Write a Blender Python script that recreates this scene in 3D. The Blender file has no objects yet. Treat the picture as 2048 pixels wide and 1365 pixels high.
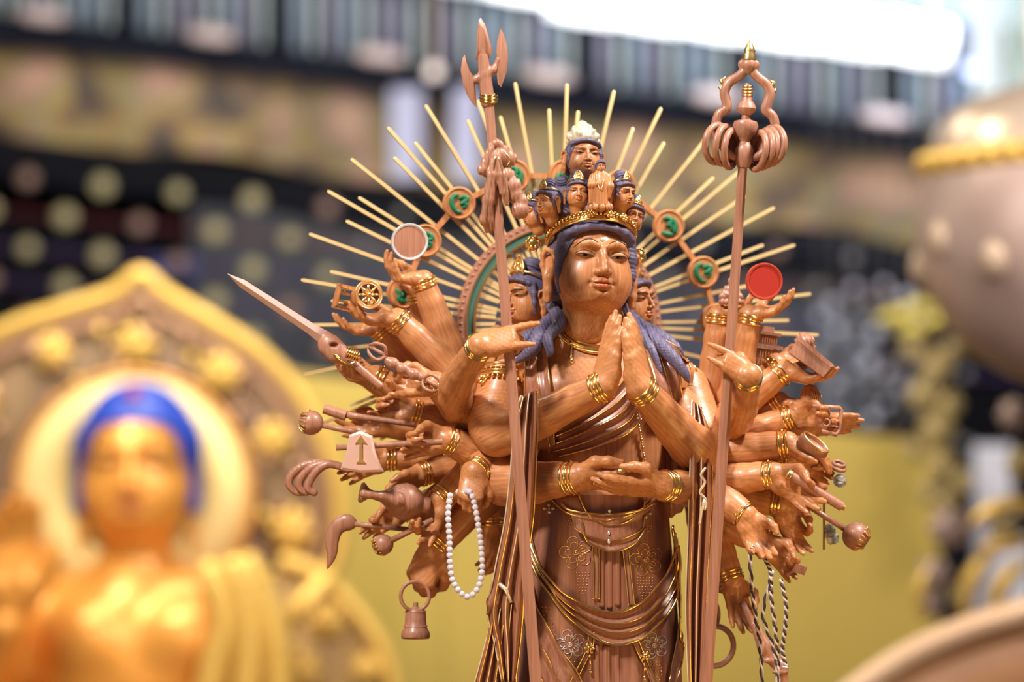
import bpy, math, random
import numpy as np
from mathutils import Vector, Matrix
from mathutils.bvhtree import BVHTree
random.seed(7)
rng = np.random.RandomState(7)
scn = bpy.context.scene
COL = scn.collection
# ------------------------------------------------------------------ camera, world, lights
D = 6000.0          # camera distance to the statue (mm)
ZC = 1500.0         # camera height (mm)
S = 0.001
cam_d = bpy.data.cameras.new('camera'); cam = bpy.data.objects.new('camera', cam_d); COL.objects.link(cam)
cam.location = (0, -D*S, ZC*S); cam.rotation_euler = (math.radians(90), 0, 0)
cam_d.sensor_width = 36.0; cam_d.lens = 36.0*D/2048.0
cam_d.clip_start = 0.5; cam_d.clip_end = 200
cam_d.dof.use_dof = True; cam_d.dof.focus_distance = (D-110)*S; cam_d.dof.aperture_fstop = 1.3; cam_d.dof.aperture_blades = 0
scn.camera = cam
scn.view_settings.view_transform = 'Standard'; scn.view_settings.look = 'None'
scn.view_settings.exposure = 0.0; scn.view_settings.gamma = 1.0; scn.view_settings.use_curve_mapping = False
wd = bpy.data.worlds.new('world'); scn.world = wd; wd.use_nodes = True
bg = wd.node_tree.nodes['Background']; bg.inputs[0].default_value = (0.95, 0.90, 0.92, 1); bg.inputs[1].default_value = 0.13
def area(name, loc, target, size, power, color, sy=None):
    l = bpy.data.lights.new(name, 'AREA'); l.energy = power; l.color = color
    l.shape = 'RECTANGLE'; l.size = size; l.size_y = sy or size
    o = bpy.data.objects.new(name, l); COL.objects.link(o); o.location = loc
    o.rotation_euler = (Vector(target)-Vector(loc)).to_track_quat('-Z', 'Y').to_euler()
    return o
area('ceiling_lamp', (-1.6, -2.2, 4.2), (0.2, 0, 1.4), 0.45, 215, (1.0, 0.95, 0.9))
area('ceiling_lamp', (2.0, -0.6, 4.2), (0.2, 0, 1.4), 0.4, 200, (1.0, 0.95, 0.92))
area('altar_bounce_fill', (-1.3, -1.4, 0.35), (0.1, 0, 1.4), 0.8, 13, (1.0, 0.58, 0.18))  # added warm fill pair, standing in for bounce off the gold altar
area('altar_bounce_fill', (1.5, -1.2, 0.35), (0.2, 0, 1.4), 0.8, 16, (1.0, 0.58, 0.18))
# ------------------------------------------------------------------ small maths
def P(px, py, y=0.0):
    k = (D+y)/D
    return np.array([(px-1024.0)*k, y, (682.5-py)*k+ZC])
def V(*a): return np.array(a, float)
def nz(v):
    v = np.asarray(v, float); n = np.linalg.norm(v); return v/(n if n > 1e-9 else 1)
def lerp(a, b, t): return a*(1-t)+b*t
def spline(pts, n):
    """Catmull-Rom through pts (m x k) -> n samples"""
    p = np.asarray(pts, float); m = len(p)
    if m == 2: return np.array([lerp(p[0], p[1], t) for t in np.linspace(0, 1, n)])
    q = np.vstack([2*p[0]-p[1], p, 2*p[-1]-p[-2]])
    out = []
    for t in np.linspace(0, m-1, n):
        i = min(int(t), m-2); u = t-i
        a, b, c, d = q[i], q[i+1], q[i+2], q[i+3]
        out.append(0.5*((2*b)+(-a+c)*u+(2*a-5*b+4*c-d)*u*u+(-a+3*b-3*c+d)*u**3))
    return np.array(out)
def frame(z, up=(0, 0, 1)):
    z = nz(z); up = np.asarray(up, float)
    if abs(np.dot(z, nz(up))) > 0.97: up = V(1, 0, 0) if abs(z[0]) < 0.9 else V(0, 1, 0)
    x = nz(np.cross(up, z)); y = np.cross(z, x)
    return x, y, z
def M4(x, y, z, o):
    m = np.eye(4); m[:3, 0] = x; m[:3, 1] = y; m[:3, 2] = z; m[:3, 3] = o; return m
def MT(o): m = np.eye(4); m[:3, 3] = o; return m
def MR(axis, deg): return np.array(Matrix.Rotation(math.radians(deg), 4, axis))
def MS(s):
    m = np.eye(4)
    if np.isscalar(s): s = (s, s, s)
    m[0, 0], m[1, 1], m[2, 2] = s; return m
def tf(M, v):
    v = np.asarray(v, float); return v @ M[:3, :3].T + M[:3, 3]
# ------------------------------------------------------------------ signed distance modelling
class SDF:
    def __init__(s): s.ops = []
    def add(s, lo, hi, f, k=0.0, sub=False):
        s.ops.append((np.asarray(lo, float), np.asarray(hi, float), f, k, sub)); return s
    def cap(s, a, b, ra, rb=None, k=0.0, sub=False, flat=None):
        """tapered capsule; flat = (dir, factor) thins it along dir"""
        a = np.asarray(a, float); b = np.asarray(b, float); rb = ra if rb is None else rb
        r = max(ra, rb); ab = b-a; L2 = max(ab@ab, 1e-9)
        def f(X, Y, Z):
            px, py, pz = X-a[0], Y-a[1], Z-a[2]
            t = np.clip((px*ab[0]+py*ab[1]+pz*ab[2])/L2, 0, 1)
            qx, qy, qz = px-ab[0]*t, py-ab[1]*t, pz-ab[2]*t
            if flat is not None:
                d, fc = flat; dd = qx*d[0]+qy*d[1]+qz*d[2]; g = (1/fc-1)*dd
                qx, qy, qz = qx+g*d[0], qy+g*d[1], qz+g*d[2]
                return (np.sqrt(qx*qx+qy*qy+qz*qz)-(ra+(rb-ra)*t))*min(1, (fc+1)/2)
            return np.sqrt(qx*qx+qy*qy+qz*qz)-(ra+(rb-ra)*t)
        return s.add(np.minimum(a, b)-r, np.maximum(a, b)+r, f, k, sub)
    def chain(s, pts, rad, k=0.0, sub=False, flat=None):
        for i in range(len(pts)-1):
            ra = rad if np.isscalar(rad) else rad[i]; rb = rad if np.isscalar(rad) else rad[i+1]
            s.cap(pts[i], pts[i+1], ra, rb, k, sub, flat)
        return s
    def ell(s, c, r, k=0.0, sub=False, R=None):
        c = np.asarray(c, float); r = np.asarray(r, float); m = max(r)
        def f(X, Y, Z):
            p = [X-c[0], Y-c[1], Z-c[2]]
            if R is not None: p = [R[0][j]*p[0]+R[1][j]*p[1]+R[2][j]*p[2] for j in range(3)]
            k0 = np.sqrt((p[0]/r[0])**2+(p[1]/r[1])**2+(p[2]/r[2])**2)
            k1 = np.sqrt((p[0]/r[0]**2)**2+(p[1]/r[1]**2)**2+(p[2]/r[2]**2)**2)
            return k0*(k0-1)/np.maximum(k1, 1e-6)
        e = r if R is None else V(m, m, m)
        return s.add(c-e, c+e, f, k, sub)
    def mesh(s, h, disp=None):
        lo = np.min([o[0] for o in s.ops if not o[4]], 0)-4*h; hi = np.max([o[1] for o in s.ops if not o[4]], 0)+4*h
        n = np.ceil((hi-lo)/h).astype(int)+1
        ax = [(lo[i]+h*np.arange(n[i])).astype(np.float32) for i in range(3)]
        F = np.full(n, 1e3, np.float32)
        for l, u, f, k, sub in s.ops:
            pad = k+3.2*h+1
            i0 = np.maximum(((l-pad-lo)/h).astype(int), 0); i1 = np.minimum(np.ceil((u+pad-lo)/h).astype(int)+1, n)
            if np.any(i1 <= i0): continue
            sl = tuple(slice(i0[i], i1[i]) for i in range(3))
            X = ax[0][sl[0]][:, None, None]; Y = ax[1][sl[1]][None, :, None]; Z = ax[2][sl[2]][None, None, :]
            d = f(X, Y, Z); A = F[sl]
            if sub:
                if k > 0:
                    hh = np.maximum(k-np.abs(A+d), 0)/k; F[sl] = np.maximum(A, -d)+hh*hh*k*0.25
                else: F[sl] = np.maximum(A, -d)
            else:
                if k > 0:
                    hh = np.maximum(k-np.abs(A-d), 0)/k; F[sl] = np.minimum(A, d)-hh*hh*k*0.25
                else: F[sl] = np.minimum(A, d)
        if disp is not None:
            F = F+disp(ax[0][:, None, None], ax[1][None, :, None], ax[2][None, None, :]).astype(np.float32)
        return nets(F, lo, h)
def nets(F, lo, h):
    I = F < 0
    nx, ny, nz_ = F.shape
    c = np.zeros((nx-1, ny-1, nz_-1), np.int8)
    for dx in (0, 1):
        for dy in (0, 1):
            for dz in (0, 1): c += I[dx:nx-1+dx, dy:ny-1+dy, dz:nz_-1+dz]
    ii = np.argwhere((c > 0) & (c < 8))
    idx = np.full(c.shape, -1, np.int32); idx[ii[:, 0], ii[:, 1], ii[:, 2]] = np.arange(len(ii))
    cor = [(a, b, d) for a in (0, 1) for b in (0, 1) for d in (0, 1)]
    val = np.stack([F[ii[:, 0]+a, ii[:, 1]+b, ii[:, 2]+d] for a, b, d in cor], 1)
    acc = np.zeros((len(ii), 3)); cnt = np.zeros(len(ii))
    for p in range(8):
        for q in range(p+1, 8):
            a, b = cor[p], cor[q]
            if sum(abs(a[j]-b[j]) for j in range(3)) != 1: continue
            va, vb = val[:, p], val[:, q]; m = (va < 0) != (vb < 0)
            t = np.where(m, va/np.where(m, va-vb, 1), 0)[:, None]
            A = np.array(a, float); B = np.array(b, float)
            acc += np.where(m[:, None], A+(B-A)*t, 0); cnt += m
    v = lo+h*(ii+acc/np.maximum(cnt, 1)[:, None])
    fs = []
    for axis in range(3):
        a = [slice(None)]*3; b = [slice(None)]*3; a[axis] = slice(0, -1); b[axis] = slice(1, None)
        s0, s1 = I[tuple(a)], I[tuple(b)]
        e = np.argwhere(s0 != s1)
        u, w = (axis+1) % 3, (axis+2) % 3
        ok = (e[:, u] > 0) & (e[:, w] > 0) & (e[:, u] < F.shape[u]-1) & (e[:, w] < F.shape[w]-1); e = e[ok]
        def at(du, dw):
            q = e.copy(); q[:, u] += du; q[:, w] += dw; return idx[q[:, 0], q[:, 1], q[:, 2]]
        quad = np.stack([at(-1, -1), at(0, -1), at(0, 0), at(-1, 0)], 1)
        flip = ~s0[e[:, 0], e[:, 1], e[:, 2]]
        quad[flip] = quad[flip][:, ::-1]; fs.append(quad)
    return v, np.concatenate(fs)
# ------------------------------------------------------------------ plain mesh builder (mm, world or local)
class MB:
    def __init__(s): s.v = []; s.f = []; s.n = 0; s.flat = False
    def add(s, v, f):
        s.v.append(np.asarray(v, float)); s.f += [tuple(int(i)+s.n for i in q) for q in f]; s.n += len(v); return s
    def tube(s, pts, rad, seg=8, closed=False, up=(0, 0, 1), cap=True, asp=1.0, tw=0.0):
        pts = np.asarray(pts, float); m = len(pts)
        if np.isscalar(rad): rad = [rad]*m
        tan = [nz((pts[(i+1) % m] if (closed or i < m-1) else pts[i])-(pts[i-1] if (closed or i > 0) else pts[i])) for i in range(m)]
        x, y, _ = frame(tan[0], up); v = []
        for i in range(m):
            t = tan[i]; x = nz(x-t*np.dot(x, t)); y = np.cross(t, x)
            for j in range(seg):
                a = 2*math.pi*(j+0.5)/seg+tw*i
                v.append(pts[i]+rad[i]*(math.cos(a)*x*asp+math.sin(a)*y))
        f = []
        for i in range(m if closed else m-1):
            k = (i+1) % m
            for j in range(seg): f.append((i*seg+j, i*seg+(j+1) % seg, k*seg+(j+1) % seg, k*seg+j))
        if cap and not closed: f.append(tuple(range(seg))[::-1]); f.append(tuple((m-1)*seg+j for j in range(seg)))
        return s.add(v, f)
    def lathe(s, prof, M=None, seg=24, wob=None):
        """prof: list of (r, z) ; axis local z"""
        M = np.eye(4) if M is None else M; v = []; f = []
        for i, (r, z) in enumerate(prof):
            for j in range(seg):
                a = 2*math.pi*j/seg; rr = max(r, 0.01)*(1 if wob is None else wob(a, z)); v.append((rr*math.cos(a), rr*math.sin(a), z))
        for i in range(len(prof)-1):
            for j in range(seg): f.append((i*seg+j, i*seg+(j+1) % seg, (i+1)*seg+(j+1) % seg, (i+1)*seg+j))
        return s.add(tf(M, v), f)
    def ball(s, c, r, seg=12, M=None):
        r3 = (r, r, r) if np.isscalar(r) else r; n = max(4, seg//2)
        prof = [(math.sin(math.pi*i/n), -math.cos(math.pi*i/n)) for i in range(n+1)]
        m = MT(c) @ (np.eye(4) if M is None else M) @ MS(r3)
        return s.lathe(prof, m, seg)
    def torus(s, c, axis, R, r, seg=28, sec=8, asp=1.0, a0=0, a1=360, ex=1.0, up=(0, 0, 1)):
        x, y, z = frame(axis, up); closed = (a1-a0) >= 360; n = seg if closed else seg+1
        pts = [np.asarray(c)+R*(ex*math.cos(math.radians(a))*x+math.sin(math.radians(a))*y) for a in (a0+(a1-a0)*np.arange(n)/seg)]
        return s.tube(pts, r, sec, closed, up=z, asp=asp)
    def box(s, M, sx, sy, sz, b=0.0):
        c = []
        hx, hy, hz = sx/2, sy/2, sz/2
        v = [(i*hx, j*hy, k*hz) for i in (-1, 1) for j in (-1, 1) for k in (-1, 1)]
        f = [(0, 1, 3, 2), (4, 6, 7, 5), (0, 4, 5, 1), (2, 3, 7, 6), (0, 2, 6, 4), (1, 5, 7, 3)]
        return s.add(tf(M, v), f)
    def prism(s, poly, M, th, bev=0.0):
        """poly: 2D outline (x,z local), extruded along local y"""
        n = len(poly); p = np.asarray(poly, float); c = p.mean(0)
        rows = [(p*(1) if bev == 0 else c+(p-c)*(1-bev), -th/2), (p, -th/2+th*0.25), (p, th/2-th*0.25), (p if bev == 0 else c+(p-c)*(1-bev), th/2)]
        v = []; f = []
        for q, y in rows: v += [(a[0], y, a[1]) for a in q]
        for r in range(3):
            for j in range(n): f.append((r*n+j, r*n+(j+1) % n, (r+1)*n+(j+1) % n, (r+1)*n+j))
        f.append(tuple(range(n))[::-1]); f.append(tuple(3*n+j for j in range(n)))
        return s.add(tf(M, v), f)
    def sheet(s, rows, th=0.0, closed=False, d=(0, 1, 0)):
        """rows: m x n x 3 grid; thickness th pushed along d"""
        g = np.asarray(rows, float); m, n = g.shape[:2]; v = g.reshape(-1, 3); f = []
        def q(o, rev):
            for i in range(m-1):
                for j in range(n if closed else n-1):
                    a, b, c, e = o+i*n+j, o+i*n+(j+1) % n, o+(i+1)*n+(j+1) % n, o+(i+1)*n+j
                    f.append((a, e, c, b) if rev else (a, b, c, e))
        q(0, False)
        if th:
            v = np.vstack([v, v+np.asarray(d, float)*th]); o = m*n; q(o, True)
            for j in range(n-1):
                f.append((j, o+j, o+j+1, j+1)); k = (m-1)*n; f.append((k+j, k+j+1, o+k+j+1, o+k+j))
            for i in range(m-1):
                f.append((i*n, (i+1)*n, o+(i+1)*n, o+i*n)); k = n-1; f.append((i*n+k, o+i*n+k, o+(i+1)*n+k, (i+1)*n+k))
        return s.add(v, f)
    def get(s): return np.vstack(s.v), s.f
# ------------------------------------------------------------------ objects
WM = {}
def mesh_data(name, v, f, mat, M, smooth=True):
    Mi = np.linalg.inv(M); lv = (tf(Mi, v)*S).astype(np.float32)
    me = bpy.data.meshes.new(name)
    if isinstance(f, np.ndarray):
        me.vertices.add(len(lv)); me.vertices.foreach_set('co', lv.ravel())
        me.loops.add(f.size); me.loops.foreach_set('vertex_index', f.ravel().astype(np.int32))
        me.polygons.add(len(f)); me.polygons.foreach_set('loop_start', (np.arange(len(f))*4).astype(np.int32))
        me.polygons.foreach_set('loop_total', np.full(len(f), 4, np.int32)); me.update(calc_edges=True)
    else:
        me.from_pydata(lv.tolist(), [], f)
    me.polygons.foreach_set('use_smooth', np.full(len(me.polygons), smooth, bool))
    if smooth == 'auto' : pass
    if mat: me.materials.append(mat)
    me.update()
    return me
def toM(M):
    m = Matrix(M.tolist()); m.translation = m.translation*S; return m
def link(name, data, M, parent=None):
    o = bpy.data.objects.new(name, data); COL.objects.link(o)
    w = toM(M)
    if parent is not None:
        o.parent = parent; o.matrix_basis = WM[parent.name].inverted() @ w
    else: o.matrix_basis = w
    WM[o.name] = w
    return o
def mk(name, geo, mat, parent=None, M=None, smooth=True, sharp=None, **props):
    v, f = geo.get() if isinstance(geo, MB) else geo
    if M is None: M = MT((v.min(0)+v.max(0))/2)
    me = mesh_data(name, v, f, mat, M, smooth)
    if sharp:
        me.set_sharp_from_angle(angle=math.radians(sharp))
    o = link(name, me, M, parent)
    for k, x in props.items(): o[k] = x
    return o
def root(name, label, cat, loc, group=None):
    o = link(name, None, MT(loc)); o.empty_display_size = 0.05
    o['label'] = label; o['category'] = cat
    if group: o['group'] = group
    return o
def tag(o, label, cat, group=None):
    o['label'] = label; o['category'] = cat
    if group: o['group'] = group
    return o
# ------------------------------------------------------------------ materials
def mat(name, col, rough=0.45, metal=0.0, spec=0.5, coat=0.0, bump=0.0, bscale=60, bstretch=(1, 1, 1), emit=None, trans=0.0, var=0.0, vscale=8, vcol=None):
    m = bpy.data.materials.new(name); m.use_nodes = True; nt = m.node_tree; b = nt.nodes['Principled BSDF']
    b.inputs['Base Color'].default_value = (*col, 1); b.inputs['Roughness'].default_value = rough; b.inputs['Metallic'].default_value = metal
    b.inputs['Specular IOR Level'].default_value = spec; b.inputs['Coat Weight'].default_value = coat
    b.inputs['Transmission Weight'].default_value = trans
    tc = nt.nodes.new('ShaderNodeTexCoord')
    if var > 0 or vcol:
        n = nt.nodes.new('ShaderNodeTexNoise'); n.inputs['Scale'].default_value = vscale; n.inputs['Detail'].default_value = 4
        nt.links.new(tc.outputs['Object'], n.inputs['Vector'])
        r = nt.nodes.new('ShaderNodeValToRGB'); c2 = vcol or tuple(c*(1-var) for c in col)
        r.color_ramp.elements[0].position = 0.35; r.color_ramp.elements[0].color = (*col, 1)
        r.color_ramp.elements[1].position = 0.65; r.color_ramp.elements[1].color = (*c2, 1)
        nt.links.new(n.outputs['Fac'], r.inputs['Fac']); nt.links.new(r.outputs['Color'], b.inputs['Base Color'])
    if bump > 0:
        mp = nt.nodes.new('ShaderNodeMapping'); mp.inputs['Scale'].default_value = bstretch
        n = nt.nodes.new('ShaderNodeTexNoise'); n.inputs['Scale'].default_value = bscale; n.inputs['Detail'].default_value = 3
        bp = nt.nodes.new('ShaderNodeBump'); bp.inputs['Strength'].default_value = bump; bp.inputs['Distance'].default_value = 0.004
        nt.links.new(tc.outputs['Object'], mp.inputs['Vector']); nt.links.new(mp.outputs['Vector'], n.inputs['Vector'])
        nt.links.new(n.outputs['Fac'], bp.inputs['Height']); nt.links.new(bp.outputs['Normal'], b.inputs['Normal'])
    if emit:
        b.inputs['Emission Color'].default_value = (*emit[0], 1); b.inputs['Emission Strength'].default_value = emit[1]
    return m
def wood(name, a, b_, rough=0.42, coat=0.1, scale=1.0, ring=1.0):
    """carved timber: growth rings round a slowly wandering axis plus fine fibre lines along local z"""
    m = bpy.data.materials.new(name); m.use_nodes = True; nt = m.node_tree; b = nt.nodes['Principled BSDF']
    b.inputs['Roughness'].default_value = rough; b.inputs['Coat Weight'].default_value = coat; b.inputs['Coat Roughness'].default_value = 0.13
    N = nt.nodes.new; Lk = nt.links.new
    tc = N('ShaderNodeTexCoord'); mp = N('ShaderNodeMapping'); mp.inputs['Scale'].default_value = (1, 1, 0.18); mp.inputs['Location'].default_value = (0.21, 0.33, 0.1)
    Lk(tc.outputs['Object'], mp.inputs['Vector'])
    w = N('ShaderNodeTexWave'); w.wave_type = 'RINGS'; w.rings_direction = 'Z'; w.inputs['Scale'].default_value = 38*scale
    w.inputs['Distortion'].default_value = 2.2; w.inputs['Detail'].default_value = 2; w.inputs['Detail Scale'].default_value = 0.8
    Lk(mp.outputs['Vector'], w.inputs['Vector'])
    mp2 = N('ShaderNodeMapping'); mp2.inputs['Scale'].default_value = (1, 1, 0.03); Lk(tc.outputs['Object'], mp2.inputs['Vector'])
    n = N('ShaderNodeTexNoise'); n.inputs['Scale'].default_value = 260*scale; n.inputs['Detail'].default_value = 3; Lk(mp2.outputs['Vector'], n.inputs['Vector'])
    n2 = N('ShaderNodeTexNoise'); n2.inputs['Scale'].default_value = 5; Lk(tc.outputs['Object'], n2.inputs['Vector'])
    ad = N('ShaderNodeMath'); ad.operation = 'MULTIPLY_ADD'; ad.inputs[1].default_value = 0.11*ring; Lk(w.outputs['Fac'], ad.inputs[0])
    a2 = N('ShaderNodeMath'); a2.operation = 'MULTIPLY_ADD'; a2.inputs[1].default_value = 0.95; a2.inputs[2].default_value = -0.17; Lk(n.outputs['Fac'], a2.inputs[0]); Lk(a2.outputs[0], ad.inputs[2])
    a3 = N('ShaderNodeMath'); a3.operation = 'MULTIPLY_ADD'; a3.inputs[1].default_value = 0.5; Lk(n2.outputs['Fac'], a3.inputs[0]); Lk(ad.outputs[0], a3.inputs[2])
    r = N('ShaderNodeValToRGB'); r.color_ramp.elements[0].position = 0.3; r.color_ramp.elements[0].color = (*a, 1)
    r.color_ramp.elements[1].position = 0.95; r.color_ramp.elements[1].color = (*b_, 1)
    Lk(a3.outputs[0], r.inputs['Fac']); Lk(r.outputs['Color'], b.inputs['Base Color'])
    return m
W_SKIN = wood('carved_wood_warm', (0.64, 0.275, 0.105), (0.36, 0.12, 0.036))
W_CLOTH = wood('carved_wood_robe', (0.42, 0.18, 0.105), (0.225, 0.082, 0.046), rough=0.36)
W_TOOL = wood('carved_wood_pale', (0.48, 0.225, 0.135), (0.27, 0.105, 0.06), rough=0.42, ring=0.7)
W_LIP = mat('lip_tint', (0.52, 0.13, 0.055), 0.35)
GOLD = mat('gold_leaf', (1.0, 0.66, 0.22), 0.2, 1.0)
GOLD_R = mat('gold_leaf_satin', (0.95, 0.62, 0.24), 0.34, 1.0)
SILV = mat('silver_leaf', (0.86, 0.84, 0.84), 0.38, 0.6)
WGOLD = mat('pale_gold_leaf', (0.95, 0.80, 0.55), 0.36, 0.6)
HAIR = mat('hair_pigment', (0.108, 0.086, 0.152), 0.5, bump=0.35, bscale=90, bstretch=(0.6, 0.6, 3))
RAY = mat('ray_gilt', (0.82, 0.58, 0.26), 0.4, 0.35)
GREEN = mat('green_pigment', (0.008, 0.15, 0.055), 0.5)
GREEN2 = mat('green_enamel', (0.06, 0.135, 0.095), 0.35)
RED = mat('red_pigment', (0.40, 0.022, 0.010), 0.5)
INK = mat('ink_line', (0.05, 0.022, 0.014), 0.5)
EYEW = mat('eye_white', (0.30, 0.18, 0.13), 0.5)
IRIS = mat('eye_dark', (0.006, 0.004, 0.005), 0.2, spec=0.25)
CRYS = mat('crystal_bead', (0.97, 0.92, 1.0), 0.05, 0.0, trans=0.4, coat=0.5)
GEM = mat('clear_gem', (0.9, 0.95, 0.92), 0.04, 0.0, trans=0.8)
CREAM = mat('cream_pigment', (0.72, 0.55, 0.42), 0.4)
# ------------------------------------------------------------------ heads (canonical frame: x right, -y forward, z up, eyes at z = 0, mm)
def face_sdf(simple=False):
    s = SDF()
    s.ell((0, 8, 6), (75, 88, 86))
    s.ell((0, -12, -40), (71, 69, 60), k=26)
    for sx in (-1, 1): s.ell((sx*34, -30, -50), (36, 40, 42), k=24)
    s.ell((0, -66, -75), (20, 15, 12), k=18)
    s.ell((0, -22, -84), (57, 44, 20), k=16)
    s.cap((0, 4, -80), (0, 22, -125), 54, 50, k=14)
    for sx in (-1, 1):
        s.ell((sx*34, -96, 0), (25, 17, 12), k=14, sub=True)
        s.ell((sx*34, -62, 1), (21, 20, 11.5), k=7)
        s.chain([(sx*12, -84, 17), (sx*26, -82, 22), (sx*42, -74, 20), (sx*56, -60, 10)], 5, k=14)
    s.chain([(0, -79, 12), (0, -84, 0), (0, -92, -18), (0, -97, -33)], [3.5, 4.2, 6, 9], k=9)
    for sx in (-1, 1):
        s.ell((sx*11.5, -88, -36.5), (7, 9, 6.5), k=5)
        s.ell((sx*6.5, -96, -43.5), (3.2, 4, 2.2), k=2, sub=True)
    s.cap((0, -82, -43), (0, -84, -50), 3, 3, k=8)
    s.ell((0, -80, -57), (21, 9, 10), k=8)
    s.chain([(-21, -74, -58), (-13, -83, -55.5), (-4.5, -87.5, -52.5), (0, -87.5, -53.8), (4.5, -87.5, -52.5), (13, -83, -55.5), (21, -74, -58)], [2.6, 3.6, 4.6, 4.4, 4.6, 3.6, 2.6], k=3)
    s.chain([(-15, -80, -61.5), (-6, -85.5, -63.5), (6, -85.5, -63.5), (15, -80, -61.5)], [3.4, 5, 5, 3.4], k=3)
    s.ell((0, -88, -58.3), (22, 8, 1.1), k=2.2, sub=True)
    for sx in (-1, 1): s.ell((sx*24, -80, -58), (3.4, 5, 3.4), k=5, sub=True)
    s.ell((0, -84, -71), (13, 8, 2.5), k=7, sub=True)
    return s
fv, ff = face_sdf().mesh(1.7)
FBV = BVHTree.FromPolygons([tuple(p) for p in fv], [tuple(int(i) for i in q) for q in ff])
def fs(x, z, off=0.0, d=(0, 1, 0), o=None):
    o = Vector((x, -220, z)) if o is None else Vector(o)
    h = FBV.ray_cast(o, Vector(d))
    if h[0] is None: return V(x, -60, z)
    return np.array(h[0]+(h[1] if h[1].dot(Vector(d)) < 0 else -h[1])*off)
E4 = np.eye(4)
HEAD_ME = mesh_data('head', fv, ff, W_SKIN, E4)
def eye_geo(sx, angry=0):
    w = MB(); i_ = MB(); ln = MB(); cx = 34*sx
    def pt(u, v, off):
        x = cx+18*u; up = 2.2*(1-abs(u)**2.2)+0.2; lo = -2.2*(1-u*u)
        return fs(x, (lo+(up-lo)*v)+1.2*u*sx-3.0, off)
    w.sheet([[pt(u, v, 0.5) for v in np.linspace(0, 1, 5)] for u in np.linspace(-1, 1, 15)])
    i_.sheet([[pt(u, v, 1.0) for v in np.linspace(0.06, 1.0, 5)] for u in np.linspace(-0.30, 0.34, 7)])
    ln.tube([pt(u, 1.04, 0.7) for u in np.linspace(-1.04, 1.06, 18)], [0.25+0.75*(1-abs(t)) for t in np.linspace(-1, 1, 18)], 6)
    ln.tube([pt(u, -0.04, 0.4) for u in np.linspace(-1, 1.02, 14)], 0.3, 5)
    cr = [fs(cx+20*u, 8.0*(1-u*u)**0.8-1+1.5*u*sx, 0.15) for u in np.linspace(-1, 1, 16)]
    ln.tube(cr, 0.38, 5)
    return w, i_, ln
def brow_geo(sx, angry=0):
    b = MB()
    if angry: pts = [fs(sx*(9+46*t), 12+16*t-9*t*t*1.2, 0.6) for t in np.linspace(0, 1, 14)]; r = [1.6+1.6*math.sin(math.pi*t) for t in np.linspace(0, 1, 14)]
    else: pts = [fs(sx*(11+46*t), 15+15*math.sin(math.pi*min(1, t*0.78+0.12))-5*t*t*1.6, 0.3) for t in np.linspace(0, 1, 18)]; r = [0.5+0.9*math.sin(math.pi*t) for t in np.linspace(0, 1, 18)]
    return b.tube(pts, r, 6)
EYES = {}
for sx in (-1, 1):
    w, i_, ln = eye_geo(sx)
    EYES[sx] = (mesh_data('eye', *w.get(), EYEW, E4), mesh_data('iris', *i_.get(), IRIS, E4), mesh_data('eyelid_line', *ln.get(), INK, E4))
BROW = {(sx, a): mesh_data('eyebrow', *brow_geo(sx, a).get(), INK, E4) for sx in (-1, 1) for a in (0, 1)}
ls = SDF()
ls.chain([(-19, -76, -57.6), (-13, -83.4, -55.5), (-4.5, -88, -52.6), (0, -88, -53.8), (4.5, -88, -52.6), (13, -83.4, -55.5), (19, -76, -57.6)], [2.4, 3.5, 4.5, 4.3, 4.5, 3.5, 2.4], k=2)
ls.chain([(-14, -80.6, -61.7), (-6, -86, -63.4), (6, -86, -63.4), (14, -80.6, -61.7)], [3.2, 4.8, 4.8, 3.2], k=2)
ls.ell((0, -88, -58.3), (21, 9, 0.9), k=1.6, sub=True)
LIP_ME = mesh_data('lips', *ls.mesh(1.0), W_LIP, E4)
# hair cap (hairline opening carved at the front)
def hair_geo(h=2.0, big=True):
    s = SDF(); s.ell((0, 10, 8), (81, 92, 91))
    for sx in (-1, 1):
        s.chain([(sx*70, -34, 38), (sx*74, -32, 5), (sx*74, -30, -30), (sx*70, -24, -68)], [11, 9.5, 9, 6], k=10)
        s.cap((sx*60, 40, 0), (sx*52, 40, -70), 30, 24, k=20)
    s.cap((0, 50, 0), (0, 50, -80), 50, 44, k=20)
    # scalloped fringe: a thicker roll above the forehead
    arc = [(71*math.sin(a), -30-47*math.cos(a), 32+25*math.cos(a)) for a in np.linspace(-1.35, 1.35, 15)]
    s.chain(arc, [5.6+2.2*(i % 2) for i in range(15)], k=8)
    def cut(X, Y, Z):
        q = (np.abs(X/66)**2.8+np.abs((Z+42)/92)**2.8)**(1/2.6)
        return np.maximum((q-1)*62, Y+34)
    s.add((-70, -220, -150), (70, -34, 60), cut, k=3, sub=True)
    def disp(X, Y, Z):
        a = np.arctan2(Y-10, X)
        return 0.5*np.sin(0.8*Z+7*np.sin(1.3*a)+0.15*Y)*np.clip((Y+70)/30, 0.15, 1)
    return s.mesh(h, disp)
HAIR_ME = mesh_data('hair', *hair_geo(), HAIR, E4)
es = SDF()
es.chain([(0, -2, -12), (3, -10, 6), (5, -4, 18), (6, 8, 21), (5, 18, 12), (3, 18, -6), (0, 10, -26), (-2, 2, -44)], [3.6, 3.6, 3.8, 4, 4.4, 4.4, 4.4, 4.6], k=4)
es.ell((-2, 4, -6), (4, 14, 24), k=4)
es.ell((4, 2, -2), (4, 7, 13), k=5, sub=True)
es.chain([(0, -3, -10), (1, 0, -26), (-1, 0, -48), (-2, 0, -64)], [4.5, 5.5, 7, 6], k=5)
es.chain([(0, 8, -30), (-2, 6, -60)], [5, 5], k=4)
EAR_ME = mesh_data('ear', *es.mesh(1.6), W_SKIN, E4)
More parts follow.
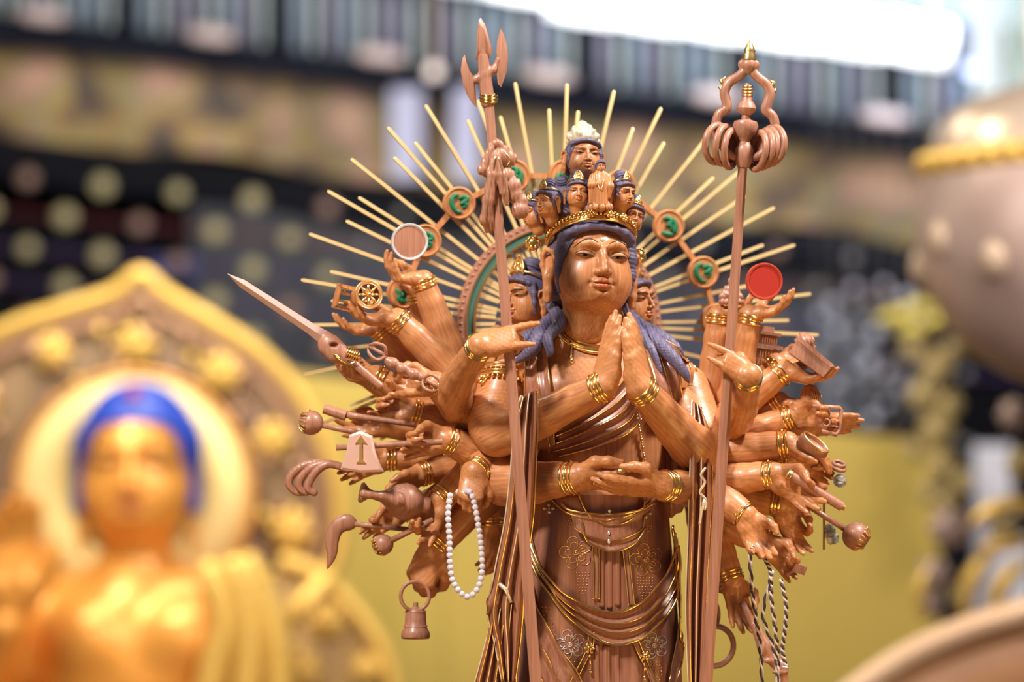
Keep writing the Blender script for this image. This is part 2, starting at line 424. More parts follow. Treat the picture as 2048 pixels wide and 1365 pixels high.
def ear_M(sx): return MT((sx*84, -6, -10)) @ MS((sx*1.2, 1.15, 1.18)) @ MR('Z', -30) @ MR('X', 8)
def plaque_geo():
    """small gilt crown plate: triangular with a raised figure and rim beads"""
    g = MB(); poly = [(-26, 0), (-22, 22), (-12, 40), (0, 54), (12, 40), (22, 22), (26, 0)]
    g.prism([(x, z) for x, z in poly][::-1], E4, 7, 0.1)
    g.tube([(x, -4, z) for x, z in poly], 3, 6)
    g.ball((0, -5, 12), (9, 6, 11), 10); g.ball((0, -5, 28), (5.5, 5, 6.5), 10)
    for sx in (-1, 1): g.tube([(sx*7, -5, 8), (sx*13, -6, 20), (sx*8, -5, 34)], 2, 6)
    return g.get()
PLAQ = mesh_data('crown_plate', *plaque_geo(), GOLD_R, E4)
def knot_geo():
    s = SDF(); s.ell((0, 6, 22), (30, 32, 36)); s.cap((0, 4, -10), (0, 4, 4), 30, 24, k=8)
    return s.mesh(2.6, lambda X, Y, Z: 1.6*np.sin(0.42*Z+0.25*Y+0*X))
KNOT = mesh_data('topknot', *knot_geo(), HAIR, E4)
bd = MB(); bd.torus((0, 8, 0), (0, 0.1, 1), 76, 4.5, 40, 8, ex=0.93)
BAND = mesh_data('hair_band', *bd.get(), GOLD_R, E4)
def small_head(px, py, y, sc, yaw, roll=0, pitch=-8, angry=0, parent=None, neck=None, plate=True, mesh=None, knot=True, label=None, earring=False):
    M = MT(P(px, py, y)) @ MR('Y', roll) @ MR('Z', yaw) @ MR('X', pitch) @ MS(sc)
    h = link('small_head', mesh or HEAD_ME, M, parent)
    if label: h['label'] = label
    link('hair', HAIR_ME, M, h)
    for sx in (-1, 1):
        link('ear', EAR_ME, M @ ear_M(sx), h)
        link('eye', EYES[sx][0], M, h); link('iris', EYES[sx][1], M, h); link('eyelid_line', EYES[sx][2], M @ MT((0, -0.6, 0)), h)
        link('eyebrow', BROW[(sx, angry)], M, h)
    link('lips', LIP_ME, M, h)
    if knot: link('topknot', KNOT, M @ MT((0, 14, 90)) @ MS((1.35, 1.3, 0.9 if sc > .5 else 1.15)), h)
    if plate: link('crown_plate', PLAQ, M @ MT((0, -46, 74)) @ MR('X', -12) @ MS(1.35), h); link('hair_band', BAND, M @ MT((0, 4, 66)) @ MR('X', -14) @ MS(0.97), h)
    return h, M
# ------------------------------------------------------------------ hands and arms
TH = {'open': [(20, 5, 14), (33, 10, 34), (38, 13, 52), (39, 15, 67)],
      'grip': [(20, 6, 14), (33, 17, 34), (28, 30, 48), (16, 35, 58)],
      'pinch': [(20, 6, 14), (32, 19, 34), (27, 33, 50), (19, 42, 62)],
      'cup': [(21, 5, 14), (34, 14, 30), (41, 22, 46), (41, 27, 60)],
      'flat': [(18, 3, 14), (25, 8, 34), (22, 10, 52), (19, 10, 66)]}
POSE = {
 'open': ([(5, 8, 10, 6), (1, 10, 12, 8), (-3, 12, 14, 8), (-8, 12, 12, 8)], 'open'),
 'cup': ([(6, 18, 20, 14), (1, 24, 22, 14), (-3, 28, 22, 14), (-9, 30, 20, 12)], 'cup'),
 'curlup': ([(8, 38, 26, 12), (2, 46, 26, 12), (-4, 52, 24, 10), (-10, 50, 20, 10)], 'cup'),
 'grip': ([(2, 62, 78, 35), (0, 66, 80, 35), (-1, 68, 80, 35), (-3, 70, 78, 32)], 'grip'),
 'pinch': ([(3, 44, 50, 28), (0, 56, 60, 30), (-5, 26, 26, 16), (-12, 10, 14, 10)], 'pinch'),
 'pinch2': ([(3, 44, 50, 28), (0, 16, 22, 14), (-5, 12, 18, 12), (-12, 8, 12, 8)], 'pinch'),
 'mudra': ([(6, 2, 6, 4), (0, 62, 66, 30), (-2, 60, 62, 30), (-7, 4, 8, 4)], 'grip'),
 'pray': ([(0, -2, 2, 2), (0, -2, 2, 2), (0, -1, 2, 2), (0, 0, 2, 2)], 'flat'),
 'relax': ([(4, 22, 28, 14), (1, 26, 30, 16), (-3, 30, 30, 16), (-7, 30, 28, 14)], 'open'),
}
def hand_ops(s, W, f, n, side, L, pose, fat=1.0, tn=1.0):
    f = nz(f); n = nz(np.asarray(n, float)-f*np.dot(n, f)); t = np.cross(f, n)*(1 if side == 'R' else -1)
    q = L/120.0; Pq = lambda a, b, c: np.asarray(W)+q*(a*t+b*n+c*f)
    fp, th = POSE[pose] if isinstance(pose, str) else pose
    kn = [(17.5, 0, 55), (6, -1.5, 58.5), (-6, -1, 56.5), (-17, 0.5, 50)]
    st = [(12, 0, 3), (5, 0, 3), (-4, 0, 3), (-11, 0, 3)]
    le = [(25, 17, 14.5), (28, 19, 15), (26, 17.5, 14), (20.5, 13, 12)]
    for i in range(4): s.cap(Pq(*st[i]), Pq(*kn[i]), 11*q*fat, 8.6*q*fat, k=9*q, flat=None)
    s.ell(Pq(18, 7, 24), (12*q, 12*q, 12*q), k=12*q)
    s.ell(Pq(-14, 6, 22), (11*q, 11*q, 11*q), k=12*q)
    for i in range(4):
        sp, a1, a2, a3 = fp[i]; p = np.asarray(Pq(*kn[i])); sp = math.radians(sp)
        fd = f*math.cos(sp)+t*math.sin(sp); a = 0; pts = [p]
        for ln, da in zip(le[i], (a1, a2, a3)):
            a += math.radians(da); p = p+q*ln*(fd*math.cos(a)+n*math.sin(a)); pts.append(p)
        c = 0.9 if i == 3 else 1.0
        s.chain(pts, [8.0*q*fat*c, 7.0*q*fat*c, 6.0*q*fat*c, 4.4*q*c], k=2.2*q)
    tp = [Pq(*x) for x in (TH[th] if isinstance(th, str) else th)]
    s.chain(tp, [11*q*fat, 9.2*q*fat, 7.6*q*fat, 5.2*q], k=5*q)
    return f, n, t
def bracelet(parent, c, axis, R, n=2, w=1.0, M=None, plain=False):
    g = MB(); ax = nz(axis); x, y, z = frame(ax)
    for i in range(n+1):
        o = np.asarray(c)+ax*(i-n/2)*7.2*w
        g.torus(o, ax, R+(0.8 if i % 2 else 1.8), 3.3*w if i % 2 == 0 else 2.6*w, 30, 7)
    if not plain:
        for k in range(8):
            a = 2*math.pi*k/8; g.ball(np.asarray(c)+(R+3.2)*(math.cos(a)*x+math.sin(a)*y), (2.9*w, 2.9*w, 2.9*w), 6)
    return mk('bracelet', g, GOLD, parent, sharp=None)
def arm(parent, pts, rad, f, n, side, pose, L=118, br=True, h=2.1, fat=1.0, name='arm', nring=2, wr=0.93, extra=None, bpos=0.0):
    """pts: shoulder .. wrist world points; a single smooth surface from shoulder to fingertips"""
    pts = [np.asarray(p, float) for p in pts]; s = SDF()
    sp = spline(np.array([np.append(p, r) for p, r in zip(pts, rad)]), 4*(len(pts)-1)+1) if len(pts) > 2 else np.array([np.append(p, r) for p, r in zip(pts, rad)])
    s.chain(sp[:, :3], list(sp[:, 3]), k=6)
    hand_ops(s, pts[-1]+nz(f)*2, f, n, side, L, pose, fat)
    if extra: extra(s)
    x, y, z = frame(pts[-1]-pts[-2]); M = M4(x, y, z, pts[-2])
    o = mk(name, s.mesh(h), W_SKIN, parent, M)
    if br:
        ax = nz(pts[-1]-sp[-2, :3]); bracelet(o, pts[-1]-ax*(6+bpos), ax, rad[-1]*wr+1.0, nring)
    return o
# ================================================================== the hall behind
def struct(name, geo, m, **k):
    o = mk(name, geo, m, smooth=k.pop('smooth', False), **k); o['kind'] = 'structure'; return o
NAVY = mat('navy_lacquer', (0.009, 0.011, 0.022), 0.7, spec=0.15)
BLACK = mat('black_lacquer', (0.006, 0.006, 0.009), 0.8, spec=0.1)
ZF = -1500.0
def PB(px, py, y): return P(px, py, y)
YB = 16000
g = MB(); g.box(MT((0, YB+400, 3500)), 26000, 200, 10000); struct('wall_back', g, BLACK)
g = MB(); g.box(MT((0, 6000, ZF-50)), 26000, 26000, 100); struct('floor', g, mat('floor_wood', (0.10, 0.06, 0.035), 0.3, var=.3))
g = MB(); g.box(MT((0, 10400, 8500)), 26000, 12200, 80); struct('ceiling', g, BLACK)
# gold panels low on the back wall, seen behind the statue
GP = mat('gold_screen_panel', (0.55, 0.395, 0.085), 0.5, 0.1, bump=0.2, bscale=1.5, var=0.18, vscale=0.5)
y_ = 11000
for i in range(4):
    x0, x1 = 560+330*i, 560+330*(i+1)-2; t0, t1 = 742+36*i, 742+36*(i+1); a = [P(x0, t0, y_), P(x1, t1, y_), P(x1, 1900, y_), P(x0, 1900, y_)]
    g = MB(); g.sheet([[a[0], a[1]], [a[3], a[2]]], 60); o = mk('wall_panel', g, GP, smooth=False); o['kind'] = 'structure'; o.name = 'wall_panel_%d' % (i+1)
# slate coloured screen
g = MB(); a = [P(380, 410, 15500), P(1760, 470, 15500), P(1760, 860, 15500), P(380, 800, 15500)]; g.sheet([[a[0], a[1]], [a[3], a[2]]], 60); struct('wall_screen', g, mat('slate_screen', (0.085, 0.088, 0.105), 0.8, spec=.1, var=.4, vscale=0.8))
# sloping canopy: dark beam, pleated valance, brocade band
SL = 0.122
def ln(px, off): return 50+SL*px+off
def strip(name, o0, o1, y, m, x0=-900, x1=3000, th=120, n=60, wav=0, **k):
    g = MB(); g.sheet([[P(x, ln(x, o0), y) for x in np.linspace(x0, x1, n)], [P(x, ln(x, (o0+o1)/2), y-30) for x in np.linspace(x0, x1, n)], [P(x, ln(x, o1)+wav*math.sin(x/95), y) for x in np.linspace(x0, x1, n)]], th); return struct(name, g, m, **k)
strip('beam_lower', -14, 34, 15000, NAVY)
BR = bpy.data.materials.new('brocade'); BR.use_nodes = True; nt = BR.node_tree; bs = nt.nodes['Principled BSDF']; bs.inputs['Roughness'].default_value = 0.6
tc = nt.nodes.new('ShaderNodeTexCoord'); n1 = nt.nodes.new('ShaderNodeTexNoise'); n1.inputs['Scale'].default_value = 2.1; n1.inputs['Detail'].default_value = 2
n2 = nt.nodes.new('ShaderNodeTexNoise'); n2.inputs['Scale'].default_value = 1.1; nt.links.new(tc.outputs['Object'], n1.inputs['Vector']); nt.links.new(tc.outputs['Object'], n2.inputs['Vector'])
r1 = nt.nodes.new('ShaderNodeValToRGB'); cr = r1.color_ramp
cr.elements[0].position = 0.32; cr.elements[0].color = (0.04, 0.03, 0.025, 1); cr.elements[1].position = 0.68; cr.elements[1].color = (0.55, 0.34, 0.22, 1)
for p_, c_ in ((0.42, (0.20, 0.12, 0.07)), (0.49, (0.42, 0.27, 0.07)), (0.55, (0.26, 0.25, 0.12)), (0.6, (0.44, 0.21, 0.16))):
    e = cr.elements.new(p_); e.color = (*c_, 1)
nt.links.new(n1.outputs['Fac'], r1.inputs['Fac']); mx = nt.nodes.new('ShaderNodeMix'); mx.data_type = 'RGBA'; mx.blend_type = 'MULTIPLY'; mx.inputs['Factor'].default_value = 0.8
r2 = nt.nodes.new('ShaderNodeValToRGB'); r2.color_ramp.elements[0].position = .38; r2.color_ramp.elements[0].color = (.35, .33, .35, 1); r2.color_ramp.elements[1].position = .6
nt.links.new(n2.outputs['Fac'], r2.inputs['Fac']); nt.links.new(r1.outputs['Color'], mx.inputs[6]); nt.links.new(r2.outputs['Color'], mx.inputs[7]); nt.links.new(mx.outputs[2], bs.inputs['Base Color'])
strip('trim_brocade', 40, 218, 15400, BR, wav=14)
strip('beam_lower_2', 222, 300, 15300, BLACK, wav=10)
# pleated valance: separate hanging pleats
VAL = [mat('valance_teal', (0.20, 0.26, 0.34), 0.5), mat('valance_grey', (0.19, 0.19, 0.27), 0.5), mat('valance_pale', (0.52, 0.62, 0.66), 0.5), NAVY]
val = root('valance', 'long pleated blue-grey valance hung across the top under the bright lamp', 'valance', P(1000, 100, 14800))
for k in range(104):
    x = -800+34*k; w = 31; m_ = VAL[3] if k % 9 == 4 else VAL[2] if k % 3 == 0 else VAL[(k//2) % 2]
    g = MB(); a, b_ = P(x, ln(x, -225), 14800), P(x, ln(x, -22), 14800); ww = w*3.4/2
    if k % 3 == 0: ww *= .45
    g.tube([a, lerp(a, b_, .5), b_], ww, 6, asp=0.5 if False else 1.0); mk('pleat', g, m_, val)
CAP = mat('cap_pink', (0.62, 0.50, 0.50), 0.5)
for k in range(10):
    x = -600+338*k-12; o = MB(); c = P(x+20, ln(x, -28), 14700); o.tube([c+V(-170, 0, 22), c+V(-90, -30, 11), c+V(90, -30, -11), c+V(170, 0, -22)], [30, 56, 56, 30], 12)
    mk('pale_cap', o, CAP, val)
# the lit lamp trough at the top right
LAMP = mat('lamp_white', (1, 1, 1), 0.5, emit=((0.93, 0.97, 1.0), 3.2))
LAMP2 = mat('lamp_faint_glow', (0.9, 0.95, 1), 0.5, emit=((0.80, 0.88, 1.0), 1.5))  # weaker emission, so the row's glow fades towards its left end
trough = root('lamp_trough', 'long row of glowing white tube lamps above the pleated valance', 'lamp', P(1300, 0, 14400))
for i in range(9):
    xa, xb = 700+134*i, 700+134*(i+1)-8; g = MB(); o_ = -192 if i > 2 else -212
    g.tube([P(xa, ln(xa, o_-6), 14300), P((xa+xb)/2, ln((xa+xb)/2, o_), 14300), P(xb, ln(xb, o_), 14300)], (80, 105, 125)[i] if i < 3 else 150, 10)
    mk('lamp_tube', g, LAMP if i > 1 else LAMP2, trough)
g = MB(); g.tube([P(500, ln(500, -215), 14500), P(2100, ln(2100, -215), 14500)], 120, 4); mk('trough_back', g, NAVY, trough)
strip('trim_upper', -420, -235, 14900, mat('upper_grey', (0.30, 0.36, 0.42), 0.5, var=.6, vscale=1.2))
# white paper strips, pendant globes
for px, w, h, lab in ((812, 62, 180, 'wide white paper banner hanging left of the halberd'), (932, 52, 185, 'narrower white paper banner hanging just behind the halberd')):
    g = MB(); g.box(MT(P(px, 268, 14930)), w*3.5, 14, h*3.5); tag(mk('paper_banner', g, mat('paper_white', (0.42, 0.43, 0.62), 0.7), smooth=False), lab, 'banner')
def glob(px, py, y, r, m, lab, cat='lamp'):
    g = MB(); g.ball(P(px, py, y), r, 20); c = P(px, py, y); g.tube([c+V(0, 0, r*.9), V(c[0], c[1], 8460)], 6, 6); return tag(mk('pendant_lamp', g, m), lab, cat)
glob(868, 143, 14000, 48, mat('globe_warm', (.9, .8, .75), .4, emit=((1, .82, .76), 0.9)), 'small round pinkish globe lamp above the white banners')
glob(1943, 140, 12000, 42, mat('globe_blue', (.6, .65, 1), .4, emit=((.48, .58, 1), 2.6)), 'small bluish-white globe lamp near the top of the big lantern')
for px, w, c_ in ((1975, 60, (.62, .74, .80)), (2035, 34, (.45, .58, .55))):
    c = P(px, 190, 12800); g = MB(); g.box(MT((c[0], c[1], (c[2]+8460)/2)), w*3, 30, 8460-c[2]); tag(mk('pale_drape', g, mat('drape', c_, .6), smooth=False), 'pale bluish drape hanging above the big bronze lantern' if w == 60 else 'narrow grey-green drape at the upper corner beside the pale bluish one', 'drape')
# lattice rack of little gilt discs
GD = [mat('gilt_disc', (0.32, 0.275, 0.15), 0.5), mat('copper_disc', (0.22, 0.13, 0.11), 0.5), mat('violet_cloth', (0.06, 0.03, 0.12), 0.6), mat('crimson_cloth', (0.10, 0.014, 0.02), 0.6), mat('blue_cloth', (0.012, 0.03, 0.20), 0.6), mat('slate_disc', (0.16, 0.15, 0.15), .5)]
rack = root('disc_lattice', 'dark lattice hung with small round gilt discs behind the gold-haloed figure', 'lattice', P(400, 700, 14300))
for j in range(6):
    a, b_ = P(-700, 352+70*j-68, 14250), P(2300, 352+70*j+224, 14250); g = MB(); g.tube([a, b_], 18, 4); mk('lattice_bar', g, GD[3] if j == 1 else GD[2] if j in (2, 3) else NAVY, rack)
    for i in range(-4, 13):
        px = 55+150*i+75*(j % 2); py = 352+70*j+SL*px*.8
        if px > 720: m_, r_ = (GD[5] if (i+j) % 2 else GD[1]), 46
        else: m_, r_ = (GD[0] if (i*3+j) % 4 else GD[1]), 78 if (i+j) % 2 else 68
        g = MB(); g.lathe([(0.1, -30), (r_*.7, -26), (r_, 0), (r_*.7, 26), (0.1, 30)], MT(P(px, py, 14200)) @ MR('X', 90), 18); mk('disc', g, m_, rack)
g = MB(); g.box(MT(P(345, 535, 14310)), 330, 40, 130); tag(mk('cloth_panel', g, GD[4], smooth=False), 'deep blue cloth square among the gilt discs', 'cloth')
# ------------------------------------------------------------------ seated golden figure at the left
YG = 8000; KG = (D+YG)/D
SKG = mat('gilt_skin', (0.84, 0.37, 0.07), 0.34, 0.25, coat=.15)
GLE = mat('bright_gilt', (0.82, 0.53, 0.13), 0.42, 0.35)
BLUE = mat('blue_hair', (0.015, 0.05, 0.42), 0.5)
GM = P(275, 1500, YG); gf = root('golden_buddha_statue', 'large golden seated statue with bright blue hair and one raised hand', 'statue', GM)
s_ = 1.38*KG; MG = MT(P(275, 925, YG)) @ MR('X', -4) @ MS((s_*1.02, s_, s_*1.05))
me = HEAD_ME.copy(); me.materials.clear(); me.materials.append(SKG); gh = link('head', me, MG, gf)
for sx in (-1, 1):
    em = EAR_ME.copy(); em.materials.clear(); em.materials.append(SKG); link('ear', em, MG @ MT((sx*80, 6, -30)) @ MS((sx, 1.2, 1.45)) , gh)
    link('eye', EYES[sx][0], MG, gh); link('iris', EYES[sx][1], MG, gh); link('eyebrow', BROW[(sx, 0)], MG, gh); link('eyelid_line', EYES[sx][2], MG, gh)
link('lips', LIP_ME, MG, gh)
s = SDF(); s.ell((0, 16, 18), (92, 96, 82)); s.ell((0, 6, 72), (56, 50, 38), k=26); s.cap((-74, -6, 30), (-80, 0, -62), 15, 12, k=12); s.cap((74, -6, 30), (80, 0, -62), 15, 12, k=12)
def cutf(X, Y, Z): return np.maximum(((np.abs(X/69)**3.6+np.abs((Z+34)/86)**3.6)**(1/3.6)-1)*66, Y+20)
s.add((-75, -220, -130), (75, -20, 60), cutf, k=4, sub=True)
v, f = s.mesh(5); mk('hair', (tf(MG, v), f), BLUE, gh)
g = MB(); g.ball(tf(MG, (0, -50, 92)), 30, 12); mk('hair_jewel', g, mat('red_jewel', (.55, .03, .05), .3), gh)
s = SDF(); gp = lambda px, py, dy=0: P(px, py, YG+dy)
s.cap(gp(275, 1090, 40), gp(275, 1180, 60), 165, 215, k=60); s.ell(gp(275, 1340, 40), (500, 330, 430), k=150); s.cap(gp(80, 1230, 60), gp(470, 1230, 60), 190, 190, k=150)
s.ell(gp(180, 1275, -190), (190, 120, 150), k=100); s.ell(gp(370, 1275, -190), (190, 120, 150), k=100); s.ell(gp(275, 1620, 0), (720, 520, 420), k=150)
s.chain([gp(60, 1240, 40), gp(-60, 1420, -60), gp(10, 1250, -420)], [170, 150, 105], k=60)
mk('body', s.mesh(22), SKG, gf)
s = SDF(); hand_ops(s, gp(20, 1215, -430), (0.05, -.15, 1), (.25, -1, 0), 'R', 560, 'open', 1.25); mk('raised_hand', s.mesh(12), SKG, gf)
for pts, r_, nm in ((((500, 1130), (540, 1230), (560, 1320), (560, 1480)), 60, 'robe_fold'), (((420, 1150), (450, 1240), (430, 1330), (400, 1480)), 70, 'robe_edge'), (((470, 1140), (500, 1240), (500, 1330), (480, 1480)), 70, 'robe_fold'), (((60, 1180), (0, 1260), (-60, 1350)), 60, 'robe_edge')):
    s = SDF(); s.chain(spline([tuple(gp(x, y, -330)) for x, y in pts], 12), r_, k=20); mk(nm, s.mesh(16), GLE, gf)
# halo discs and mandorla
scat = [mat('boss_copper', (0.48, 0.27, 0.17), 0.4, .3)]
mand = root('mandorla', 'huge pointed gold-rimmed mandorla with round bosses behind the golden figure', 'mandorla', P(280, 1500, YG+700)); YM = YG+750
out = [(-420, 1500), (-380, 1250), (-330, 1000), (-240, 830), (-110, 720), (20, 655), (150, 612), (230, 585), (282, 548), (335, 590), (420, 640), (520, 705), (600, 790), (655, 900), (680, 1000), (676, 1110), (640, 1200), (600, 1500)]
OP = spline([tuple(P(x, y, YM)) for x, y in out], 80); cen = P(280, 1050, YM)
g = MB(); n_ = len(OP); g.sheet([[cen+(p-cen)*t for p in OP] for t in (0.02, .3, .6, .97)][::-1], 60); mk('back_board', g, mat('mandorla_brown', (0.20, 0.11, 0.075), 0.6, 0.0, var=.35, vscale=3, vcol=(0.27, 0.17, 0.08)), mand)
g = MB(); g.tube(OP, 42, 8); mk('outer_rim', g, GLE, mand); g = MB(); g.tube([cen+(p-cen)*.9+V(0, -30, 0) for p in OP], 22, 6); mk('inner_rim', g, scat[0], mand)
def boss(px, py, r, y, par, m=GLE):
    g = MB(); r = r*.85; c = P(px, py, y); g.ball(c, (r, r*.5, r), 16)
    for k in range(8): a = k*math.pi/4; g.ball(c+V(r*1.0*math.cos(a), 10, r*1.0*math.sin(a)), (r*.42, r*.3, r*.42), 8)
    g.ball(c+V(0, -r*.3, r*.8), r*.4, 10); return mk('boss', g, m, par)
for px, py, r_ in ((102, 705, 85), (272, 690, 92), (440, 748, 88), (545, 880, 85), (584, 1062, 98), (-40, 800, 85), (570, 1200, 60)): boss(px, py, r_, YM-60, mand)
for k in range(46):
    a = 2.4*k; t = .62+.3*((k*37) % 10)/10; p = OP[(k*7) % 76+2]; c = cen+(p-cen)*t+V(0, -50, 0); g = MB(); g.ball(c, 26+8*(k % 3), 8); mk('scroll_bead', g, scat[0] if k % 4 else GLE, mand)
nim = root('nimbus', 'bright yellow-gold ring nimbus around the blue-haired head', 'nimbus', P(270, 960, YG+420)); c0 = P(268, 985, YG+480)
for r0, r1, m_, nm in ((135, 236, mat('nimbus_gold', (1.0, .80, .36), .4, .15), 'gold_ring'), (238, 250, SKG, 'edge_rim'), (2, 133, mat('nimbus_olive', (.45, .36, .12), .5), 'centre_disc')):
    g = MB(); rr = [[c0+V(r*KG*math.cos(a), dy, r*KG*1.03*math.sin(a)) for a in np.linspace(0, 2*math.pi, 65)] for r, dy in ((r0, 0), (r0, -30), ((r0+r1)/2, -50), (r1, -30), (r1, 0))]; g.sheet(rr); mk(nm, g, m_, nim)
low = root('body_mandorla', 'second broad gold-rimmed mandorla curving low beside the golden figure', 'mandorla', P(500, 1500, YG+200)); YL = YG+590
o2 = [(560, 1120), (640, 1150), (700, 1210), (760, 1290), (790, 1380), (800, 1500)]; O2 = spline([tuple(P(x, y, YL)) for x, y in o2], 30); c2 = P(420, 1600, YL)
g = MB(); g.sheet([[c2+(p-c2)*t for p in O2] for t in (1, .6, .2)], 60); mk('back_board', g, mat('low_board', (0.42, 0.25, 0.08), .5, .2, var=.3, vscale=2), low); g = MB(); g.tube(O2, 44, 8); mk('outer_rim', g, GLE, low)
for px, py, r_ in ((655, 1245, 75), (735, 1340, 60), (600, 1345, 85), (560, 1290, 60)): boss(px, py, r_, YL-50, low)
g = MB(); g.tube([P(545, 1262, YL-200), P(600, 1215, YL-200), P(665, 1148, YL-200)], [50, 55, 45], 10); mk('diagonal_ribbon', g, GLE, low)
# ------------------------------------------------------------------ big hanging lantern and altar ornaments, right
YR = 5500
PK = mat('lantern_bronze', (0.52, 0.38, 0.33), 0.42, 0.2, var=.4, vscale=2.2, vcol=(0.34, 0.23, 0.20))
lan = root('hanging_lantern', 'huge round bronze lantern with a bright gilt band, cut off by the right edge', 'lantern', P(2100, 760, YR)); Ml = MT(P(2108, 478, YR)) @ MR('Y', -6); kr = (D+YR)/D
prof = [(3, -300), (60, -290), (120, -262), (190, -210), (235, -140), (266, -60), (276, 10), (268, 80), (246, 150), (240, 165)]
g = MB(); g.lathe([(r*kr, z*kr) for r, z in prof], Ml, 56, wob=lambda a, z: 1+0.012*math.cos(24*a)); mk('lantern_body', g, PK, lan)
g = MB(); g.lathe([(r*kr, z*kr) for r, z in ((226, 190), (215, 235), (180, 275), (130, 296), (80, 306), (40, 312), (12, 330), (2, 500))], Ml, 48); mk('lantern_dome', g, mat('dome_pale', (.62, .48, .38), .35, .5), lan)
for k in range(34):
    a = 2*math.pi*k/34; g = MB(); g.ball(tf(Ml, (240*kr*math.cos(a), 240*kr*math.sin(a), 178*kr)), 42, 10); mk('gilt_band_bead', g, GLE, lan)
g = MB(); g.tube([tf(Ml, (238*kr*math.cos(a), 238*kr*math.sin(a), 160*kr)) for a in np.linspace(0, 2*math.pi, 60, endpoint=False)], 26, 6, closed=True); mk('gilt_band', g, GLE, lan)
for k in range(9):
    a = math.radians(150+28*k); g = MB(); c = tf(Ml, (262*kr*math.cos(a), 262*kr*math.sin(a), (20-50*(k % 2))*kr)); g.ball(c, (60, 60, 80), 10); mk('lantern_medallion', g, mat('med_pale', (.50, .36, .26), .45, .1) if k == 0 else bpy.data.materials['med_pale'], lan)
# cut-glass strands: small pale balls
GLS = mat('cut_glass', (0.50, 0.50, 0.58), 0.15, 0.2)
prng = random.Random(11)
pend = root('glass_strands', 'cluster of pale glass balls hanging on strings right of the red disc', 'hanging ornament', P(1720, 560, 13500))
for i in range(7):
    px = 1640+34*i; g = MB(); c = P(px, 830, 13500); g.tube([V(c[0], c[1], 8460), c], 5, 5); mk('string', g, GD[5], pend)
    for j in range(5):
        g = MB(); g.ball(P(px+prng.uniform(-8, 8), 575+58*j+29*(i % 2)+prng.uniform(-8, 8), 13500+prng.uniform(-60, 60)), 36+12*(i % 2), 14); mk('glass_ball', g, GLS if (i+j) % 3 else GD[5], pend)
YO = 10000
GOR = mat('ornament_gold', (0.40, 0.30, 0.13), 0.45, 0.3); YEL = mat('yellow_leaf', (0.72, 0.60, 0.14), .5, .1)
o = root('gilt_garland', 'column of dull gilt bosses and leaves hanging between the glass balls and the lantern', 'garland', P(1870, 690, YO))
c = P(1868, 960, YO); g = MB(); g.tube([c+V(0, 40, 0), V(c[0], c[1]+40, 8460)], 10, 6); mk('cord', g, GOR, o)
for k, (px, py, r_) in enumerate(((1830, 700, 60), (1875, 735, 75), (1850, 790, 80), (1900, 810, 60), (1875, 860, 85), (1830, 900, 60), (1885, 930, 70), (1860, 985, 60), (1925, 965, 62), (1905, 700, 48))): boss(px, py, r_, YO, o, GOR)
for k, (px, py, a) in enumerate(((1790, 640, 10), (1840, 620, -12), (1885, 645, 25), (1830, 665, 0))):
    g = MB(); g.tube([P(px-38, py, YO), P(px, py-10, YO-40), P(px+38, py+4, YO)], [14, 48, 10], 8); mk('yellow_leaf', g, YEL, o)
g = MB(); g.box(MT(V(P(1860, 1060, 11200)[0], 11200, (ZF+P(0, 945, 11200)[2])/2)), 250, 60, P(0, 945, 11200)[2]-ZF); tag(mk('shaded_recess', g, NAVY, smooth=False), 'dark blue-black sheet standing for the shade of a narrow recess behind the scrolled gilt ornament', 'recess')  # dark sheet put where a recess lies in shade
for px, py, w, h, lab in ((1985, 960, 80, 150, 'pale white banner behind the scrolled gilt ornament'), (2022, 1170, 90, 200, 'lower white banner beside the big curved rim')):
    yy = 11400 if py < 1000 else 11300; c = P(px, py, yy); z1 = c[2]+h*1.35; z0 = ZF
    g = MB(); g.box(MT((c[0], yy, (z1+z0)/2)), w*2.7, 20, z1-z0); tag(mk('white_banner', g, mat('pale_paper', (.62, .62, .74), .6), smooth=False), lab, 'banner')
o = root('scroll_ornament', 'gilt and bronze scrolled altar ornament with curling leaves at the lower right', 'ornament', P(1950, 1300, 6000)); YS = 6500
for px, py, r_, m_ in ((1900, 1055, 75, PK), (1870, 1150, 62, PK), (1925, 1195, 48, GOR), (2010, 1060, 60, GOR), (1860, 1210, 52, PK), (2045, 930, 62, GOR), (2030, 830, 60, PK), (1895, 1010, 52, GOR)): boss(px, py, r_, YS, o, m_)
for pts, r_ in ((((1940, 1050), (1985, 1020), (2040, 1010), (2100, 1040)), 32), (((1930, 1240), (1935, 1180), (1960, 1130), (1990, 1110)), 34), (((1985, 1250), (1995, 1190), (2020, 1150), (2060, 1120)), 34), (((1960, 1100), (2000, 1090), (2060, 1085)), 26), (((1850, 1240), (1840, 1180), (1870, 1120)), 22)):
    g = MB(); g.tube(spline([tuple(P(x, y, YS)) for x, y in pts], 14), [r_*math.sin(math.pi*(.1+.85*t))+6 for t in np.linspace(0, 1, 14)], 8); mk('curling_leaf', g, GLE, o)
o = root('curved_rim', 'large tan curved rim of a round wooden object filling the lower right corner', 'bowl', P(2100, 1500, 4500)); YC = 4500; kc = (D+YC)/D
g = MB(); rp = spline([tuple(P(x, y, YC)) for x, y in ((1640, 1440), (1720, 1375), (1810, 1315), (1910, 1268), (2010, 1235), (2120, 1210), (2300, 1200))], 40); g.tube(rp, 48, 10); mk('rim', g, mat('rim_tan', (.62, .40, .24), .45, .15), o)
g = MB(); g.sheet([[p+V(0, 60, -30) for p in rp], [p*V(1, 1, 1)+V(120, 40, -230) for p in rp], [p+V(300, 300, -700) for p in rp]], 40); mk('bowl_side', g, mat('bowl_orange', (.50, .24, .11), .5, .1, var=.3, vscale=2), o)
